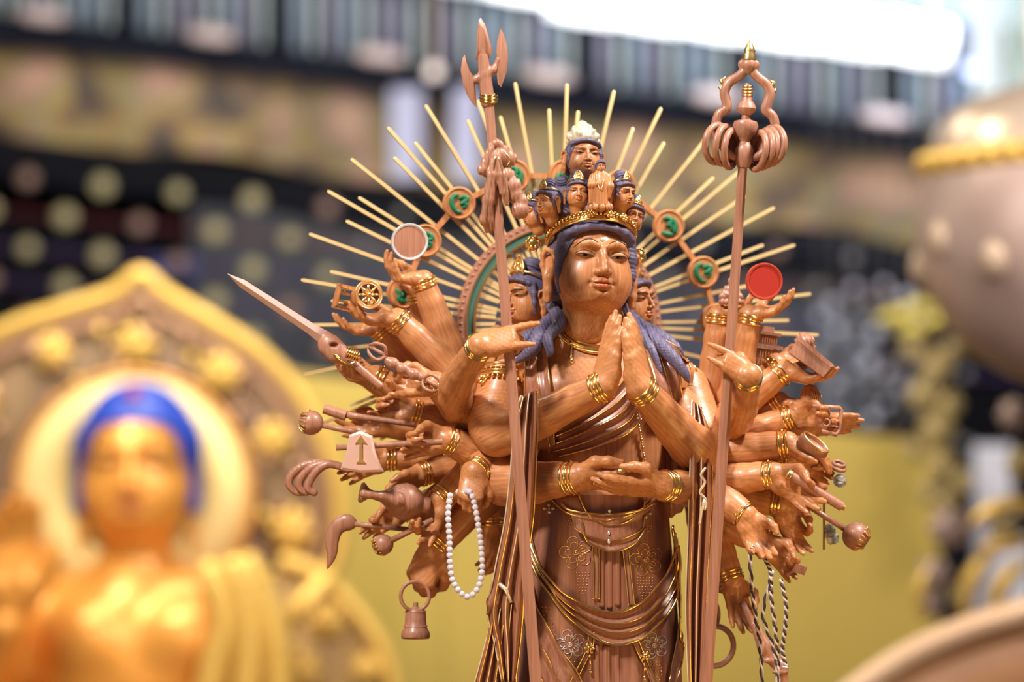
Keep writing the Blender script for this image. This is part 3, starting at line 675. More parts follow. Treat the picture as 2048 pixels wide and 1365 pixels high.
# altar under the statue (below the frame)
g = MB(); g.box(MT((150, 60, (ZF+560)/2)), 1500, 900, 560-ZF-4); tag(mk('altar_table', g, mat('altar_lacquer', (.10, .03, .02), .3), smooth=False), 'dark lacquered altar block below the many-armed statue', 'table')
# area lights added to brighten parts of the hall behind
area('hall_fill', (-3.4, 4.2, 6.2), (-4.0, 8.0, 0.6), 1.6, 440, (1.0, 0.9, 0.7))
area('hall_fill', (-1.0, 4.5, 0.0), (-3.6, 8.0, 0.4), 1.4, 18, (1.0, 0.68, 0.3))
area('hall_fill', (-1.2, 7.5, 4.6), (-0.8, 11.0, -0.5), 2.2, 250, (1.0, 0.95, 0.78))
area('hall_fill', (3.0, 2.5, 4.6), (3.4, 6.0, 1.6), 1.4, 260, (1.0, 0.9, 0.8))
area('hall_fill', (0.0, 10.0, 3.2), (0.0, 15.5, 4.0), 6.0, 180, (0.95, 0.93, 0.95), 1.5)
area('valance_fill', (3.0, 13.6, 3.9), (3.4, 14.9, 2.9), 5.0, 150, (0.72, 0.84, 1.0), 0.5)  # added bluish light, gives the pleats the glow of the tubes above
# ================================================================== the many-armed statue
ST0 = P(1195, 1365, 0)
statue = root('statue', 'carved wooden standing deity statue with many arms, gilt bands and purple hair', 'statue', (ST0[0], 0, 560))
# ---- main head
HM = MT(P(1183, 523, -10)) @ MR('Y', 4) @ MR('Z', 14) @ MR('X', -9)
head = link('head', HEAD_ME, HM, statue)
hair = link('hair', HAIR_ME, HM, head); hair['label'] = 'matte purple carved hair'
for sx in (-1, 1):
    link('ear', EAR_ME, HM @ ear_M(sx), head)
    e = link('eye', EYES[sx][0], HM, head); link('iris', EYES[sx][1], HM, head)
    link('eyelid_line', EYES[sx][2], HM @ MT((0, -0.6, 0)), head); link('eyebrow', BROW[(sx, 0)], HM, head)
link('lips', LIP_ME, HM, head)
u = MB(); u.ball(tf(HM, fs(0, 31, 0.5)), 4.3, 14); mk('forehead_jewel', u, SILV, head)
# headband: broad gilt ring with ribs, beads and three rosettes, tilted up at the front
BMx = HM @ MT((0, 6, 50)) @ MR('X', -17)
def band_pt(a, r, z): return ((r+3)*0.93*math.sin(a), -(r+4)*1.04*math.cos(a), z)
g = MB()
for z, rr, th in ((-9, 90, 2.6), (9, 89, 2.6), (-4, 89, 2.0)):
    g.tube([tf(BMx, band_pt(a, rr, z)) for a in np.linspace(0, 2*math.pi, 72, endpoint=False)], th, 7, closed=True)
g.sheet([[tf(BMx, band_pt(a, r, z)) for a in np.linspace(0, 2*math.pi, 73)] for r, z in ((86, -10), (89, -9), (89, 9), (86, 10))])
mk('headband', g, GOLD, head)
g = MB()
for k in range(64):
    a = 2*math.pi*k/64
    g.tube([tf(BMx, band_pt(a, 92, -2)), tf(BMx, band_pt(a, 93.5, 2)), tf(BMx, band_pt(a, 92, 7))], 3.0, 6)
mk('headband_beading', g, GOLD, head, kind='stuff')
for a in (-0.32, 0.08, 0.46, 0.85):
    g = MB(); c = V(*band_pt(a, 97, 0))
    for k in range(6):
        b = math.pi*k/3; g.ball(tf(BMx, c+V(6*math.cos(b)*math.cos(a), 6*math.cos(b)*math.sin(a), 6*math.sin(b))), 3.2, 8)
    g.ball(tf(BMx, c*1.02), 4, 10); mk('rosette', g, GOLD, head)
for (px, py, yy) in ((1066, 487, -10), (1277, 513, 40)):
    g = MB(); c = P(px, py, yy); g.ball(c, 15, 16)
    for k in range(14):
        a = 2.4*k; zz = 1-2*(k+0.5)/14; r = math.sqrt(1-zz*zz); g.ball(c+14*V(r*math.cos(a), r*math.sin(a), zz), 4, 8)
    mk('crown_bulb', g, GOLD, head)
# hair locks falling over the shoulders
def lock(pts, rad, parent=None, sy=1.0, part='hair_lock'):
    s = SDF(); sp = spline([tuple(P(*p))+(r,) for p, r in zip(pts, rad)], 22)
    s.chain(sp[:, :3], list(sp[:, 3]), k=4)
    return mk(part, s.mesh(1.8, lambda X, Y, Z: 0.6*np.sin(0.95*X+0.3*Z+0*Y)), HAIR, parent or head)
lock([(1112, 560, 5), (1100, 600, 20), (1112, 628, -30), (1118, 650, -62), (1096, 676, -85), (1100, 702, -100), (1098, 712, -104)], [9, 11, 13, 13, 10, 7, 3])
lock([(1108, 632, 10), (1085, 664, -55), (1068, 694, -76), (1050, 712, -74), (1030, 724, -60)], [12, 16, 14, 9, 4])
lock([(1100, 640, 20), (1065, 666, -40), (1042, 692, -58), (1026, 712, -50)], [10, 13, 10, 4])
lock([(1260, 560, 30), (1256, 620, 40), (1286, 672, -40), (1306, 704, -66), (1322, 744, -75)], [8, 10, 9, 7, 3])
lock([(1262, 630, 40), (1306, 676, -12), (1342, 712, -36), (1366, 742, -44), (1378, 764, -42)], [9, 14, 13, 9, 3])
lock([(1268, 640, 44), (1320, 672, 6), (1350, 694, -8), (1366, 712, -6)], [8, 12, 9, 3])
# ---- heads on the crown
TOPH = small_head(1166, 312, 40, 0.44, 14, 3, -10, parent=statue, plate=False, knot=False, label='largest small head with a bright gilt crown')
th, TM = TOPH
g = SDF(); 
for k in range(26):
    a = 2.399*k; zz = k/26; r = 72*(1-zz**1.7); g.ell((r*math.cos(a)*0.95, 8+r*math.sin(a), 72+82*zz), (17, 17, 18), k=5)
g.ell((0, 8, 84), (68, 72, 62), k=5)
mk('crown', (tf(TM, g.ops and (gg := g.mesh(3.2))[0]), gg[1]), WGOLD, th)
nk = SDF(); nk.cap(P(1168, 345, 45), P(1168, 450, 50), 30, 44); nk.ell(P(1178, 452, 20), (78, 74, 46), k=16)
mk('hair_crown_base', nk.mesh(2.4, lambda X, Y, Z: 0.8*np.sin(0.5*X+0.4*Z+0*Y)), HAIR, statue)
for px, py, y, sc, yaw, roll, ang, lab in ((1155, 384, -62, 0.285, 4, 2, 0, 'calm small head facing forward'), (1098, 402, -40, 0.30, -48, -8, 0, 'small head in profile'),
        (1070, 424, -10, 0.28, -62, -8, 1, 'frowning small head half hidden'), (1243, 386, -45, 0.30, 42, 8, 1, 'frowning small head with thick brows'),
        (1264, 430, -20, 0.275, 22, 18, 0, 'smiling small head tilted outward'), (1128, 398, 30, 0.30, 160, 0, 0, 'small head turned away')):
    sh, sm = small_head(px, py, y, sc, yaw, roll, -6, ang, parent=statue, label=lab)
    nb = SDF(); a = P(px, py, y)+V(0, 8, -22); nb.cap(a, lerp(a, P(1178, 470, 20), 0.55), 15, 20)
    mk('neck', nb.mesh(2.2), W_SKIN, sh)
# standing figure on a lotus above the brow
s = SDF(); c = lambda dx, dz, dy=0: P(1201+dx, 380-dz, -82+dy)
s.ell(c(0, 12), (19, 13, 30)); s.cap(c(0, -28), c(0, 10), 17, 15, k=8); s.chain([c(-15, 26), c(-19, 10, -6), c(-6, 12, -14)], [7, 7, 5], k=4)
s.chain([c(15, 26), c(19, 8, -6), c(17, -14, -6)], [7, 7, 4], k=4); s.cap(c(0, 34), c(0, 42), 6, 6, k=3)
s.chain([c(-19, 8, -4), c(-20, -26, -6)], [5, 4], k=3)
fig = mk('standing_figure', s.mesh(1.4, lambda X, Y, Z: 0.5*np.sin(0.9*X+0*Y+0*Z)), W_SKIN, statue)
link('figure_head', HEAD_ME, MT(c(0, 48)) @ MR('Z', 10) @ MS(0.115), fig); link('figure_hair', HAIR_ME, MT(c(0, 49)) @ MR('Z', 10) @ MS(0.122), fig)
g = MB(); g.tube(spline([c(-6, 22, -14), c(-3, 4, -19), c(3, 4, -19), c(7, 22, -14)], 14), 1.1, 6); mk('figure_necklace', g, GOLD_R, fig)
g = MB()
for ring, (rr, zz, n) in enumerate(((19, -34, 9), (14, -29, 9))):
    for k in range(n):
        a = 2*math.pi*(k+0.5*ring)/n; g.ball(c(rr*math.cos(a), zz, rr*math.sin(a)*0.8), (6.5, 5, 7.5), 8)
mk('lotus_base', g, W_SKIN, fig)
# ---- big side heads behind the ears
for px, py, y, yaw, lab in ((1054, 592, 95, -48, 'stern side head on the inner ring'), (1258, 600, 125, 58, 'side head mostly hidden behind the cheek')):
    sh, sm = small_head(px, py, y, 0.56, yaw, -2, -4, 1, parent=statue, label=lab)
# ---- body trunk
b = SDF()
b.cap(P(1184, 590, 26), P(1190, 700, 50), 54, 62)
b.ell(P(1192, 795, 22), (138, 96, 120), k=40)
b.cap(P(1062, 742, 30), P(1335, 768, 40), 58, 58, k=46)
b.cap(P(1130, 690, 28), P(1255, 700, 34), 46, 46, k=50)
b.ell(P(1130, 790, -30), (62, 48, 50), k=40); b.ell(P(1260, 800, -26), (62, 48, 50), k=40)
b.ell(P(1204, 915, 14), (128, 88, 112), k=50)
b.ell(P(1200, 1050, 15), (138, 102, 120), k=50)
for zz, rr in ((655, 58), (672, 60)):
    b.chain([P(1184+rr*math.sin(a), zz+6*math.cos(a), 30-rr*math.cos(a)) for a in np.linspace(-1.2, 1.2, 9)], 2.6, k=5)
bv_, bf_ = b.mesh(3.0)
body = mk('body', (bv_, bf_), W_SKIN, statue)
def bvh(v, f): return BVHTree.FromPolygons([tuple(p) for p in v], [tuple(int(i) for i in q) for q in f])
BB = bvh(bv_, bf_)
for pts_, r_ in (((1338, 830, 50), (1345, 900, 40), (1335, 1000, 40)), 36), (((1072, 850, 45), (1068, 920, 40), (1078, 1000, 35)), 32):
    s = SDF(); s.chain([P(*q) for q in pts_], r_, k=8); mk('robe_side', s.mesh(3, lambda X, Y, Z: 2.2*np.sin(0.28*X+0.03*Z+0*Y)), W_CLOTH, statue)
# ---- skirt
def skirt_row(py):
    t = (py-1000)/400.0
    cx = 1200-6*t; a = 136+24*t+8*math.sin(t*2); d = 112+10*t
    row = []
    for k in range(121):
        th_ = 2*math.pi*k/120; front = max(0, -math.sin(th_))
        fold = 5*math.sin(16*th_+1.5*t)*min(1, max(0, t*1.2-0.1))*(0.45+0.55*abs(math.cos(th_)))
        cen = 9*math.exp(-((math.cos(th_)*a-8)/16)**2)*(front > 0)*(-1)
        r = fold
        row.append(P(cx, py)+V((a+r)*math.cos(th_), (d+r+cen*0.7)*math.sin(th_)+10, 0))
    return row
rows = [skirt_row(py) for py in np.linspace(985, 1612, 34)]
skm = MB(); skm.sheet(rows[::-1])
skirt = mk('skirt', skm, W_CLOTH, statue)
sv, sf = skm.get(); BK = bvh(sv, sf)
CAMP = Vector((0, -D, ZC))
def onsurf(px, py, off=0.0, trees=None):
    best = None; p = P(px, py, 0); d = (Vector(p)-CAMP).normalized()
    for tr in (trees or (BB, BK)):
        h = tr.ray_cast(CAMP, d)
        if h[0] is not None and (best is None or h[3] < best[3]): best = h
    if best is None: return V(*p)+V(0, -20, 0)
    n = best[1] if best[1].dot(d) < 0 else -best[1]
    return np.array(best[0])+np.array(n)*off
def trim(parent, pts, r=2.0, off=1.5, m=GOLD, n=30, name='gilt_trim', trees=None, seg=6, kind=None, rad=None):
    g = MB(); sp = spline(pts, n); g.tube([onsurf(x, y, off, trees) for x, y in sp], r if rad is None else list(np.interp(np.linspace(0, 1, n), np.linspace(0, 1, len(rad)), rad)), seg)
    return mk(name, g, m, parent)
def drape(parent, curves, name, m=W_CLOTH, n=40, ridges=4, amp=5, off=4, gold=(0, 1), nv=4, trees=None, gr=1.7, th=5, smooth=1):
    """cloth laid on the figure between boundary curves (pixel polylines); ridged between them, gilt along the crests"""
    C = [spline(c_, n) for c_ in curves]; m_ = len(C); M_ = (m_-1)*nv*2; rowsv = []
    for i in range(M_+1):
        t = i/M_*(m_-1); a = min(int(t), m_-2); u_ = t-a
        pr = C[a]*(1-u_)+C[a+1]*u_
        rp = abs(math.cos(math.pi*u_))
        rowsv.append([onsurf(x, y, off+amp*rp*rp, trees) for x, y in pr])
    R = np.array(rowsv)
    for _ in range(smooth):
        R[:, 1:-1] = (R[:, :-2]+R[:, 1:-1]*2+R[:, 2:])/4
    g = MB(); g.sheet(R, th); o = mk(name, g, m, parent)
    for i in range(m_):
        g = MB(); g.tube([p+V(0, -1.2, 0) for p in R[i*nv*2]], gr if i in (0, m_-1) else gr*0.62, 6); mk('gilt_trim', g, GOLD, o)
    return o, R
# ------------------------------------------------------------------ robe details on the trunk
# left shoulder scarf (viewer's left): pale folded band running from the neck down the chest
drape(statue, [[(1058, 648), (1052, 700), (1058, 760), (1070, 830), (1085, 900)], [(1078, 645), (1076, 700), (1084, 770), (1098, 840), (1108, 895)], [(1098, 660), (1098, 720), (1104, 775), (1112, 830), (1116, 890)]], 'shoulder_scarf', amp=4, off=9)
drape(statue, [[(1000, 690), (990, 720), (985, 745)], [(1040, 672), (1030, 705), (1022, 745)], [(1076, 662), (1062, 710), (1056, 765)]], 'shoulder_scarf', amp=2, off=7, m=W_SKIN)
drape(statue, [[(1268, 662), (1290, 720), (1308, 780), (1325, 850)], [(1290, 668), (1315, 722), (1330, 780), (1345, 850)], [(1312, 672), (1345, 730), (1356, 780), (1362, 850)]], 'shoulder_scarf', amp=4, off=9)
drape(statue, [[(1316, 672), (1350, 730), (1360, 775)], [(1350, 690), (1375, 740), (1378, 778)], [(1380, 735), (1392, 765), (1390, 785)]], 'shoulder_scarf', amp=2, off=7, m=W_SKIN)
# diagonal chest sash
drape(statue, [[(1095, 865), (1160, 832), (1215, 795), (1252, 760)], [(1098, 880), (1165, 848), (1225, 812), (1262, 778)], [(1102, 893), (1175, 862), (1235, 830), (1268, 795)], [(1108, 905), (1185, 880), (1245, 850), (1275, 815)], [(1120, 914), (1195, 893), (1250, 868), (1280, 835)]], 'chest_sash', amp=6, off=3, nv=3, gr=2.0)
# necklace
NP_ = spline([(1108, 650), (1125, 672), (1150, 690), (1185, 701), (1225, 700), (1258, 684), (1275, 664)], 60)
g = MB(); g.tube([onsurf(x, y, 5) for x, y in NP_], 4.0, 7); g.tube([onsurf(x, y-8, 4) for x, y in NP_], 2.6, 6); neck_l = mk('necklace', g, GOLD, statue)
g = MB()
for x, y in NP_[::1]: g.ball(onsurf(x, y+6, 4.5), 3.3, 8)
mk('necklace_beading', g, GOLD, neck_l, kind='stuff')
for x, y, L_ in ((1144, 688, 44), (1222, 702, 30)):
    g = MB(); g.ball(onsurf(x, y, 6), 5.5, 10); g.tube([onsurf(x-1, y+t, 4.5) for t in np.linspace(4, L_*0.72, 8)], 2.8, 8); g.ball(onsurf(x-1, y+L_*0.85, 5), (5, 5, 6.5), 10); g.ball(onsurf(x-1, y+L_*0.72, 5), 3.5, 8); mk('pendant', g, GOLD, neck_l)
# hanging chain at the waist side
g = MB()
for k, (x, y) in enumerate(spline([(1268, 800), (1276, 850), (1282, 890), (1288, 930)], 22)): g.ball(onsurf(x, y, 5), 2.4+1.2*(k % 3 == 0), 8)
mk('waist_chain', g, GOLD_R, statue)
# ---- apron layers over the skirt
drape(statue, [[(1100, 985), (1130, 1020), (1165, 1035), (1210, 1042), (1255, 1030), (1290, 1008), (1318, 985)], [(1158, 985), (1180, 1032), (1210, 1050), (1245, 1046), (1276, 1022), (1282, 1000)]], 'waist_fold', amp=3, off=12, nv=2)
drape(statue, [[(1130, 1008), (1150, 1022), (1215, 1030), (1275, 1020), (1300, 1008)], [(1152, 1030), (1160, 1062), (1216, 1082), (1272, 1062), (1280, 1032)], [(1165, 1040), (1178, 1085), (1222, 1102), (1262, 1088), (1283, 1055)]], 'front_apron', amp=4, off=14, nv=3, gr=2.4)
drape(statue, [[(1062, 1040), (1072, 1095), (1105, 1160), (1160, 1205), (1215, 1225), (1262, 1215), (1310, 1170), (1338, 1110), (1345, 1050)],
               [(1070, 1080), (1085, 1130), (1115, 1185), (1165, 1228), (1220, 1248), (1275, 1236), (1322, 1190), (1348, 1120), (1350, 1065)],
               [(1066, 1100), (1090, 1150), (1125, 1205), (1170, 1246), (1225, 1266), (1282, 1252), (1330, 1200), (1355, 1130), (1353, 1075)],
               [(1066, 1115), (1095, 1175), (1135, 1228), (1175, 1265), (1228, 1290), (1285, 1272), (1335, 1215), (1359, 1145), (1356, 1090)]], 'draped_swag', amp=7, off=6, nv=4, gr=2.9)
drape(statue, [[(1040, 1130), (1048, 1200), (1062, 1280), (1090, 1365), (1120, 1420)], [(1052, 1130), (1062, 1200), (1080, 1270), (1112, 1340), (1150, 1400)], [(1062, 1128), (1075, 1190), (1098, 1250), (1135, 1310), (1170, 1372)]], 'side_swag', amp=6, off=6, nv=3)
drape(statue, [[(1358, 1120), (1360, 1220), (1358, 1300), (1340, 1400)], [(1352, 1130), (1350, 1230), (1342, 1310), (1318, 1400)]], 'side_swag', amp=5, off=6, nv=3)
# centre pleats
for x0, x1, y0, y1 in ((1197, 1210, 1095, 1215), (1212, 1226, 1100, 1218), (1229, 1242, 1098, 1212), (1188, 1200, 1290, 1420), (1205, 1222, 1292, 1420), (1228, 1240, 1285, 1420)):
    g = MB(); g.tube([onsurf((x0+x1)/2, y, -2.5) for y in np.linspace(y0, y1, 24)], (x1-x0)/2, 10, asp=1.0); mk('pleat', g, W_CLOTH, skirt)
# beaded braid strips
for pts in ([(1190, 1088), (1192, 1140), (1191, 1200)], [(1250, 1098), (1256, 1150), (1262, 1212)], [(1183, 1265), (1178, 1300), (1150, 1355), (1135, 1400)], [(1268, 1280), (1282, 1315), (1300, 1350), (1318, 1400)]):
    st = drape(skirt, [[(x-5.5, y) for x, y in pts], [(x+5.5, y) for x, y in pts]], 'braid_strip', amp=1.5, off=3.5, nv=1, m=W_TOOL, gr=1.3, th=3)[0]
    g = MB()
    for i, (x, y) in enumerate(spline(pts, 30)): g.ball(onsurf(x+2.2*(-1)**i, y, 5.2), 2.3, 6)
for x, y in ((1180, 1297), (1284, 1312)):
    g = MB(); c_ = onsurf(x, y, 9); g.ball(c_, 6.5, 12)
    for k in range(6): g.ball(c_+V(8*math.cos(k*math.pi/3), 0, 8*math.sin(k*math.pi/3)), 3.4, 8)
    g.tube([onsurf(x+1, y+t, 6) for t in (10, 25, 40)], 1.6, 6); g.ball(onsurf(x+1, y+46, 6), (3.2, 3.2, 6), 8); mk('clasp', g, GOLD, skirt)
# engraved gilt flowers and dots
def flower(cx, cy, s_, m=GOLD_R, par=None):
    g = MB()
    for k in range(5):
        a = math.radians(90+72*k+15); c0 = (cx+7*s_*math.cos(a), cy-7*s_*math.sin(a))
        for q in (1.0, 0.55):
            pts = []
            for b in np.linspace(-2.5, 2.5, 11):
                rr = 15*s_*q; pts.append((c0[0]+rr*math.cos(a)*0.9+rr*math.cos(a+b)*0.75, c0[1]-rr*math.sin(a)*0.9-rr*math.sin(a+b)*0.75))
            g.tube([onsurf(x, y, 1.0) for x, y in pts], 0.75, 5)
    g.tube([onsurf(cx+4.5*s_*math.cos(a), cy+4.5*s_*math.sin(a), 1.2) for a in np.linspace(0, 2*math.pi, 12, endpoint=False)], 1.1, 5, closed=True)
    g.ball(onsurf(cx, cy, 1.5), 2.8*s_, 8)
    for k in range(7):
        a = math.radians(-80+24*k); g.tube([onsurf(cx+(9+t)*math.cos(a), cy+(9+t)*math.sin(a), 1) for t in (0, 6, 12)], 0.7, 5)
    return mk('engraved_flower', g, m, skirt)
for cx, cy, s_, m in ((1152, 1106, 1.05, GOLD_R), (1292, 1120, 1.05, GOLD_R), (1140, 1290, 0.95, SILV), (1308, 1292, 0.85, SILV)): flower(cx, cy, s_, m)
def dots(x0, y0, nx, ny, dx, dy, m=GOLD_R, sh=0, r=1.25, w=None):
    g = MB()
    for j in range(ny):
        n_ = nx if w is None else w[j]
        for i in range(n_): g.ball(onsurf(x0+(i-(n_-1)/2)*dx+sh*j, y0+j*dy, 0.9), r, 6)
    return mk('gilt_dots', g, m, skirt, kind='stuff')
dots(1140, 1036, 5, 4, 5, 5.5, w=[5, 4, 3, 1], r=1.5); dots(1295, 1052, 5, 3, 5, 5.5, w=[4, 3, 2], r=1.5)
dots(1165, 1146, 5, 8, 6, 6, w=[5, 5, 4, 4, 4, 3, 3, 2]); dots(1290, 1156, 6, 8, 6, 6, w=[6, 6, 6, 5, 5, 4, 3, 3])
dots(1146, 1318, 4, 8, 6, 6, w=[3, 4, 4, 4, 4, 3, 3, 2]); dots(1310, 1325, 5, 8, 6, 6, w=[4, 4, 5, 5, 5, 4, 4, 3], m=GOLD_R)
dots(1092, 1215, 3, 10, 7, 8, sh=1.5)
for cx, cy in ((1222, 1030), (1100, 1018), (1290, 1028)):
    g = MB()
    for k in range(4):
        a = math.pi*k/2; g.ball(onsurf(cx+8*math.cos(a), cy+7*math.sin(a), 14 if cx == 1222 else 3), (3.6, 2, 3.6) if k % 2 else (4.4, 2, 3), 8)
    g.ball(onsurf(cx, cy, 14 if cx == 1222 else 3), 1.8, 8); mk('gilt_floret', g, WGOLD, skirt)
for cy, rr in ((1066, 3.4), (1083, 4)):
    g = MB(); g.ball(onsurf(1221, cy, 19), (rr*0.8, 2, rr*1.25), 8); mk('gilt_floret', g, SILV, skirt)
# ---- long hanging scarves (free cloth, folded in depth)
def hang(name, left, right, yl, yr, folds, amp, n=60, m=W_CLOTH, th=5, gold=True, gr=1.9, par=None, mid=None):
    A = spline([tuple(P(*p, y)) for p, y in zip(left, yl)], n); B = spline([tuple(P(*p, y)) for p, y in zip(right, yr)], n)
    M_ = folds*8; R = []
    for i in range(M_+1):
        t = i/M_; ph = t*folds*2*math.pi
        R.append([A[j]*(1-t)+B[j]*t+V(0, -amp*(0.5-0.5*math.cos(ph+0.35*math.sin(j*0.13))), 0) for j in range(n)])
    g = MB(); g.sheet(R, th); o = mk(name, g, m, par or statue)
    for i in range(0, folds+1):
        for idx in ((i*8,) if i in (0, folds) else (i*8-4,)):
            g = MB(); g.tube([p+V(0, -1, 0) for p in R[min(idx, M_)]], gr if i in (0, folds) else gr*0.55, 6); mk('gilt_trim', g, GOLD if i % 2 else WGOLD, o)
    return o
hang('hanging_scarf', [(1042, 792), (1028, 840), (1022, 930), (1010, 1040), (990, 1140), (976, 1225), (990, 1290), (1004, 1365)], [(1074, 780), (1076, 840), (1072, 930), (1066, 1040), (1050, 1150), (1046, 1225), (1040, 1290), (1030, 1365)], [-110, -150, -160, -150, -135, -125, -120, -115], [-140, -160, -162, -155, -140, -130, -120, -115], 3, 14)
hang('hanging_scarf', [(984, 1225), (970, 1290), (950, 1365), (935, 1430)], [(1040, 1200), (1036, 1270), (1032, 1365), (1030, 1430)], [-120, -110, -100, -95], [-125, -115, -105, -95], 5, 13)
hang('hanging_scarf', [(1384, 800), (1382, 860), (1380, 950), (1376, 1080), (1372, 1200), (1374, 1300), (1378, 1400)], [(1402, 815), (1420, 870), (1424, 960), (1418, 1080), (1412, 1200), (1408, 1300), (1402, 1400)], [-95, -120, -130, -120, -110, -105, -100], [-60, -85, -100, -95, -90, -90, -90], 3, 14)
# folded flap on the left scarf
g = MB(); fl = [P(998, 1168, -146), P(1012, 1180, -150), P(1022, 1206, -150)]; g.tube(fl, [4, 4.5, 3], 8); mk('gilt_fold', g, WGOLD, statue)
g = SDF(); g.chain([P(1000, 1172, -135), P(985, 1205, -135), P(976, 1228, -130)], [9, 11, 4], k=6, flat=(V(0, 1, 0), 0.5)); mk('scarf_fold', g.mesh(2), W_CLOTH, statue)
# curl of cloth on the right scarf
g = MB(); g.tube(spline([tuple(P(x, y, -150)) for x, y in ((1412, 935), (1402, 950), (1410, 965), (1400, 985), (1411, 1000), (1404, 1020), (1399, 1050))], 40), 2.6, 7); g.ball(P(1409, 1010, -150), (5.5, 4, 12), 10); mk('gilt_curl', g, WGOLD, statue)
# ------------------------------------------------------------------ main arms
def dv(x, y, z): return nz(V(x, y, z))
PI_ = math.pi
A_ = lambda *a: [P(*q) for q in a]
# praying pair
arm(statue, A_((1012, 742, 20), (996, 868, -60), (1208, 772, -190)), [47, 46, 28], dv(.2, .0, 1), dv(.85, 0.5, -.15), 'R', 'pray', L=142, h=1.9, fat=1.28, nring=3, name='praying_arm')
arm(statue, A_((1372, 775, 40), (1402, 905, -60), (1281, 778, -195)), [46, 48, 28], dv(-.19, 0, 1), dv(-.85, 0.5, -.18), 'L', 'pray', L=143, h=1.9, fat=1.28, nring=3, name='praying_arm')
# lower pair with joined hands
arm(statue, A_((1010, 860, 40), (1010, 962, -30), (1150, 956, -128)), [48, 50, 30], dv(1, -.1, -.06), dv(0.02, .55, .8), 'R', ([(4, 10, 12, 8), (1, 10, 12, 8), (-2, 10, 12, 8), (-5, 10, 12, 8)], [(18, 6, 14), (34, 12, 32), (36, 14, 54), (32, 16, 76)]), L=140, h=1.9, fat=1.12, nring=3, name='joined_arm')
arm(statue, A_((1385, 880, 60), (1425, 972, -20), (1328, 972, -150)), [44, 44, 28], dv(-1, -.12, -.02), dv(-0.02, .55, .8), 'L', ([(4, 6, 10, 8), (1, 6, 10, 8), (-2, 6, 10, 8), (-5, 6, 10, 8)], [(18, 6, 14), (36, 12, 32), (40, 14, 52), (38, 16, 72)]), L=140, h=1.9, fat=1.1, nring=3, name='joined_arm')
g = MB(); g.ball(P(1243, 944, -160), (11, 9, 8), 14); g.torus(P(1243, 948, -150), (0, 0, 1), 12, 3, 20, 6); mk('offering_bowl', g, GOLD_R, statue)
# staff-holding pair
arm(statue, A_((965, 870, 90), (908, 790, -50), (960, 692, -246)), [38, 35, 24], dv(1, -.04, .24), dv(.1, .85, -.5), 'R', ([(4, 2, 6, 4), (0, 62, 66, 30), (-2, 60, 62, 30), (-2, 4, 8, 4)], 'grip'), L=126, h=1.9, fat=1.05, name='staff_arm')
arm(statue, A_((1400, 880, 80), (1472, 834, -50), (1497, 752, -220)), [38, 35, 24], dv(-.8, -.04, .56), dv(.1, .9, -.4), 'L', ([(-8, 2, 6, 4), (0, 62, 66, 30), (-2, 60, 62, 30), (0, 4, 8, 4)], 'grip'), L=104, h=1.9, fat=1.05, name='staff_arm')
# armlets on the upper arms
def armlet(c, ax, R, px0, tassel=None):
    g = MB(); ax = nz(ax); x, y, z = frame(ax)
    for o, r in ((-11, 3), (-4, 2.2), (3, 2.2), (10, 3)): g.torus(c+ax*o, ax, R, r, 40, 6)
    for k in range(30):
        a = 2*math.pi*k/30; g.ball(c-ax*17+(R+0.5)*(math.cos(a)*x+math.sin(a)*y), 4.2, 8); g.ball(c+ax*0+(R+1.5)*(math.cos(a+.1)*x+math.sin(a+.1)*y), 2.6, 6)
    o_ = mk('armlet', g, GOLD, statue)
    if tassel is not None:
        g = MB(); 
        for t in np.linspace(0, 1, 12): g.ball(tassel+V(-4*math.sin(t*3), 0, -64*t), 2.8 if t < .8 else 4.5, 8)
        for k in range(7): g.ball(tassel+V(6*math.cos(k), -3, 10+6*math.sin(k)), 5, 8)
        mk('armlet_tassel', g, GOLD, o_)
armlet(P(1006, 752, 8), V(-.1, -.35, -1)*-1, 51, 0, P(966, 770, -30))
armlet(P(1376, 798, 28), V(.1, -.4, -1)*-1, 46, 0)
# ------------------------------------------------------------------ rear arms (viewer's left = the figure's right hands)
HL = (972, 850, 120); HR = (1392, 880, 130)
def rarm(side, E, W, f, n, pose, L=112, r=(36, 33, 22), S_=None, br=True, fat=1.0, mid=None, nring=2, bpos=0):
    pts = A_(S_ or (HL if side == 'R' else HR), E, W) if not mid else A_(S_ or (HL if side == 'R' else HR), E, mid, W)
    rr = list(r) if not mid else [r[0], r[1], (r[1]+r[2])/2+1, r[2]]
    return arm(statue, pts, rr, dv(*f), dv(*n), side, pose, L=L, br=br, fat=fat, nring=nring, h=2.2, bpos=bpos)
rarm('R', (912, 735, 110), (846, 562, 95), (-.8, -.15, .12), (.18, -.2, 1), 'curlup', L=112, r=(42, 38, 23), fat=1.1)
rarm('R', (880, 760, 170), (838, 590, 165), (-.7, 0, .5), (.5, -.2, .8), 'cup', L=95)
rarm('R', (930, 775, 50), (795, 640, 35), (-1, -.12, 0), (-.05, -.25, 1), 'cup', L=118, r=(42, 38, 24), fat=1.1)
rarm('R', (885, 800, 130), (762, 660, 125), (-1, 0, -.02), (0, -.2, 1), 'cup', L=108)
rarm('R', (895, 835, 90), (752, 752, 70), (-.95, -.2, .1), (.1, -.35, 1), 'grip', L=110)
rarm('R', (900, 860, 120), (742, 760, 125), (-.9, -.1, .25), (.1, -.6, .8), 'relax', L=100, br=False)
rarm('R', (935, 830, 10), (872, 768, -20), (-1, -.15, -.12), (.0, -.8, .7), 'pinch', L=122, r=(42, 38, 25), fat=1.1)
rarm('R', (920, 850, 70), (826, 824, 45), (-1, -.1, .02), (.05, -1, .2), 'pinch', L=112)
rarm('R', (900, 865, 130), (770, 855, 120), (-1, 0, -.02), (0, -.9, .5), 'pinch2', L=108, r=(34, 30, 21), br=False)
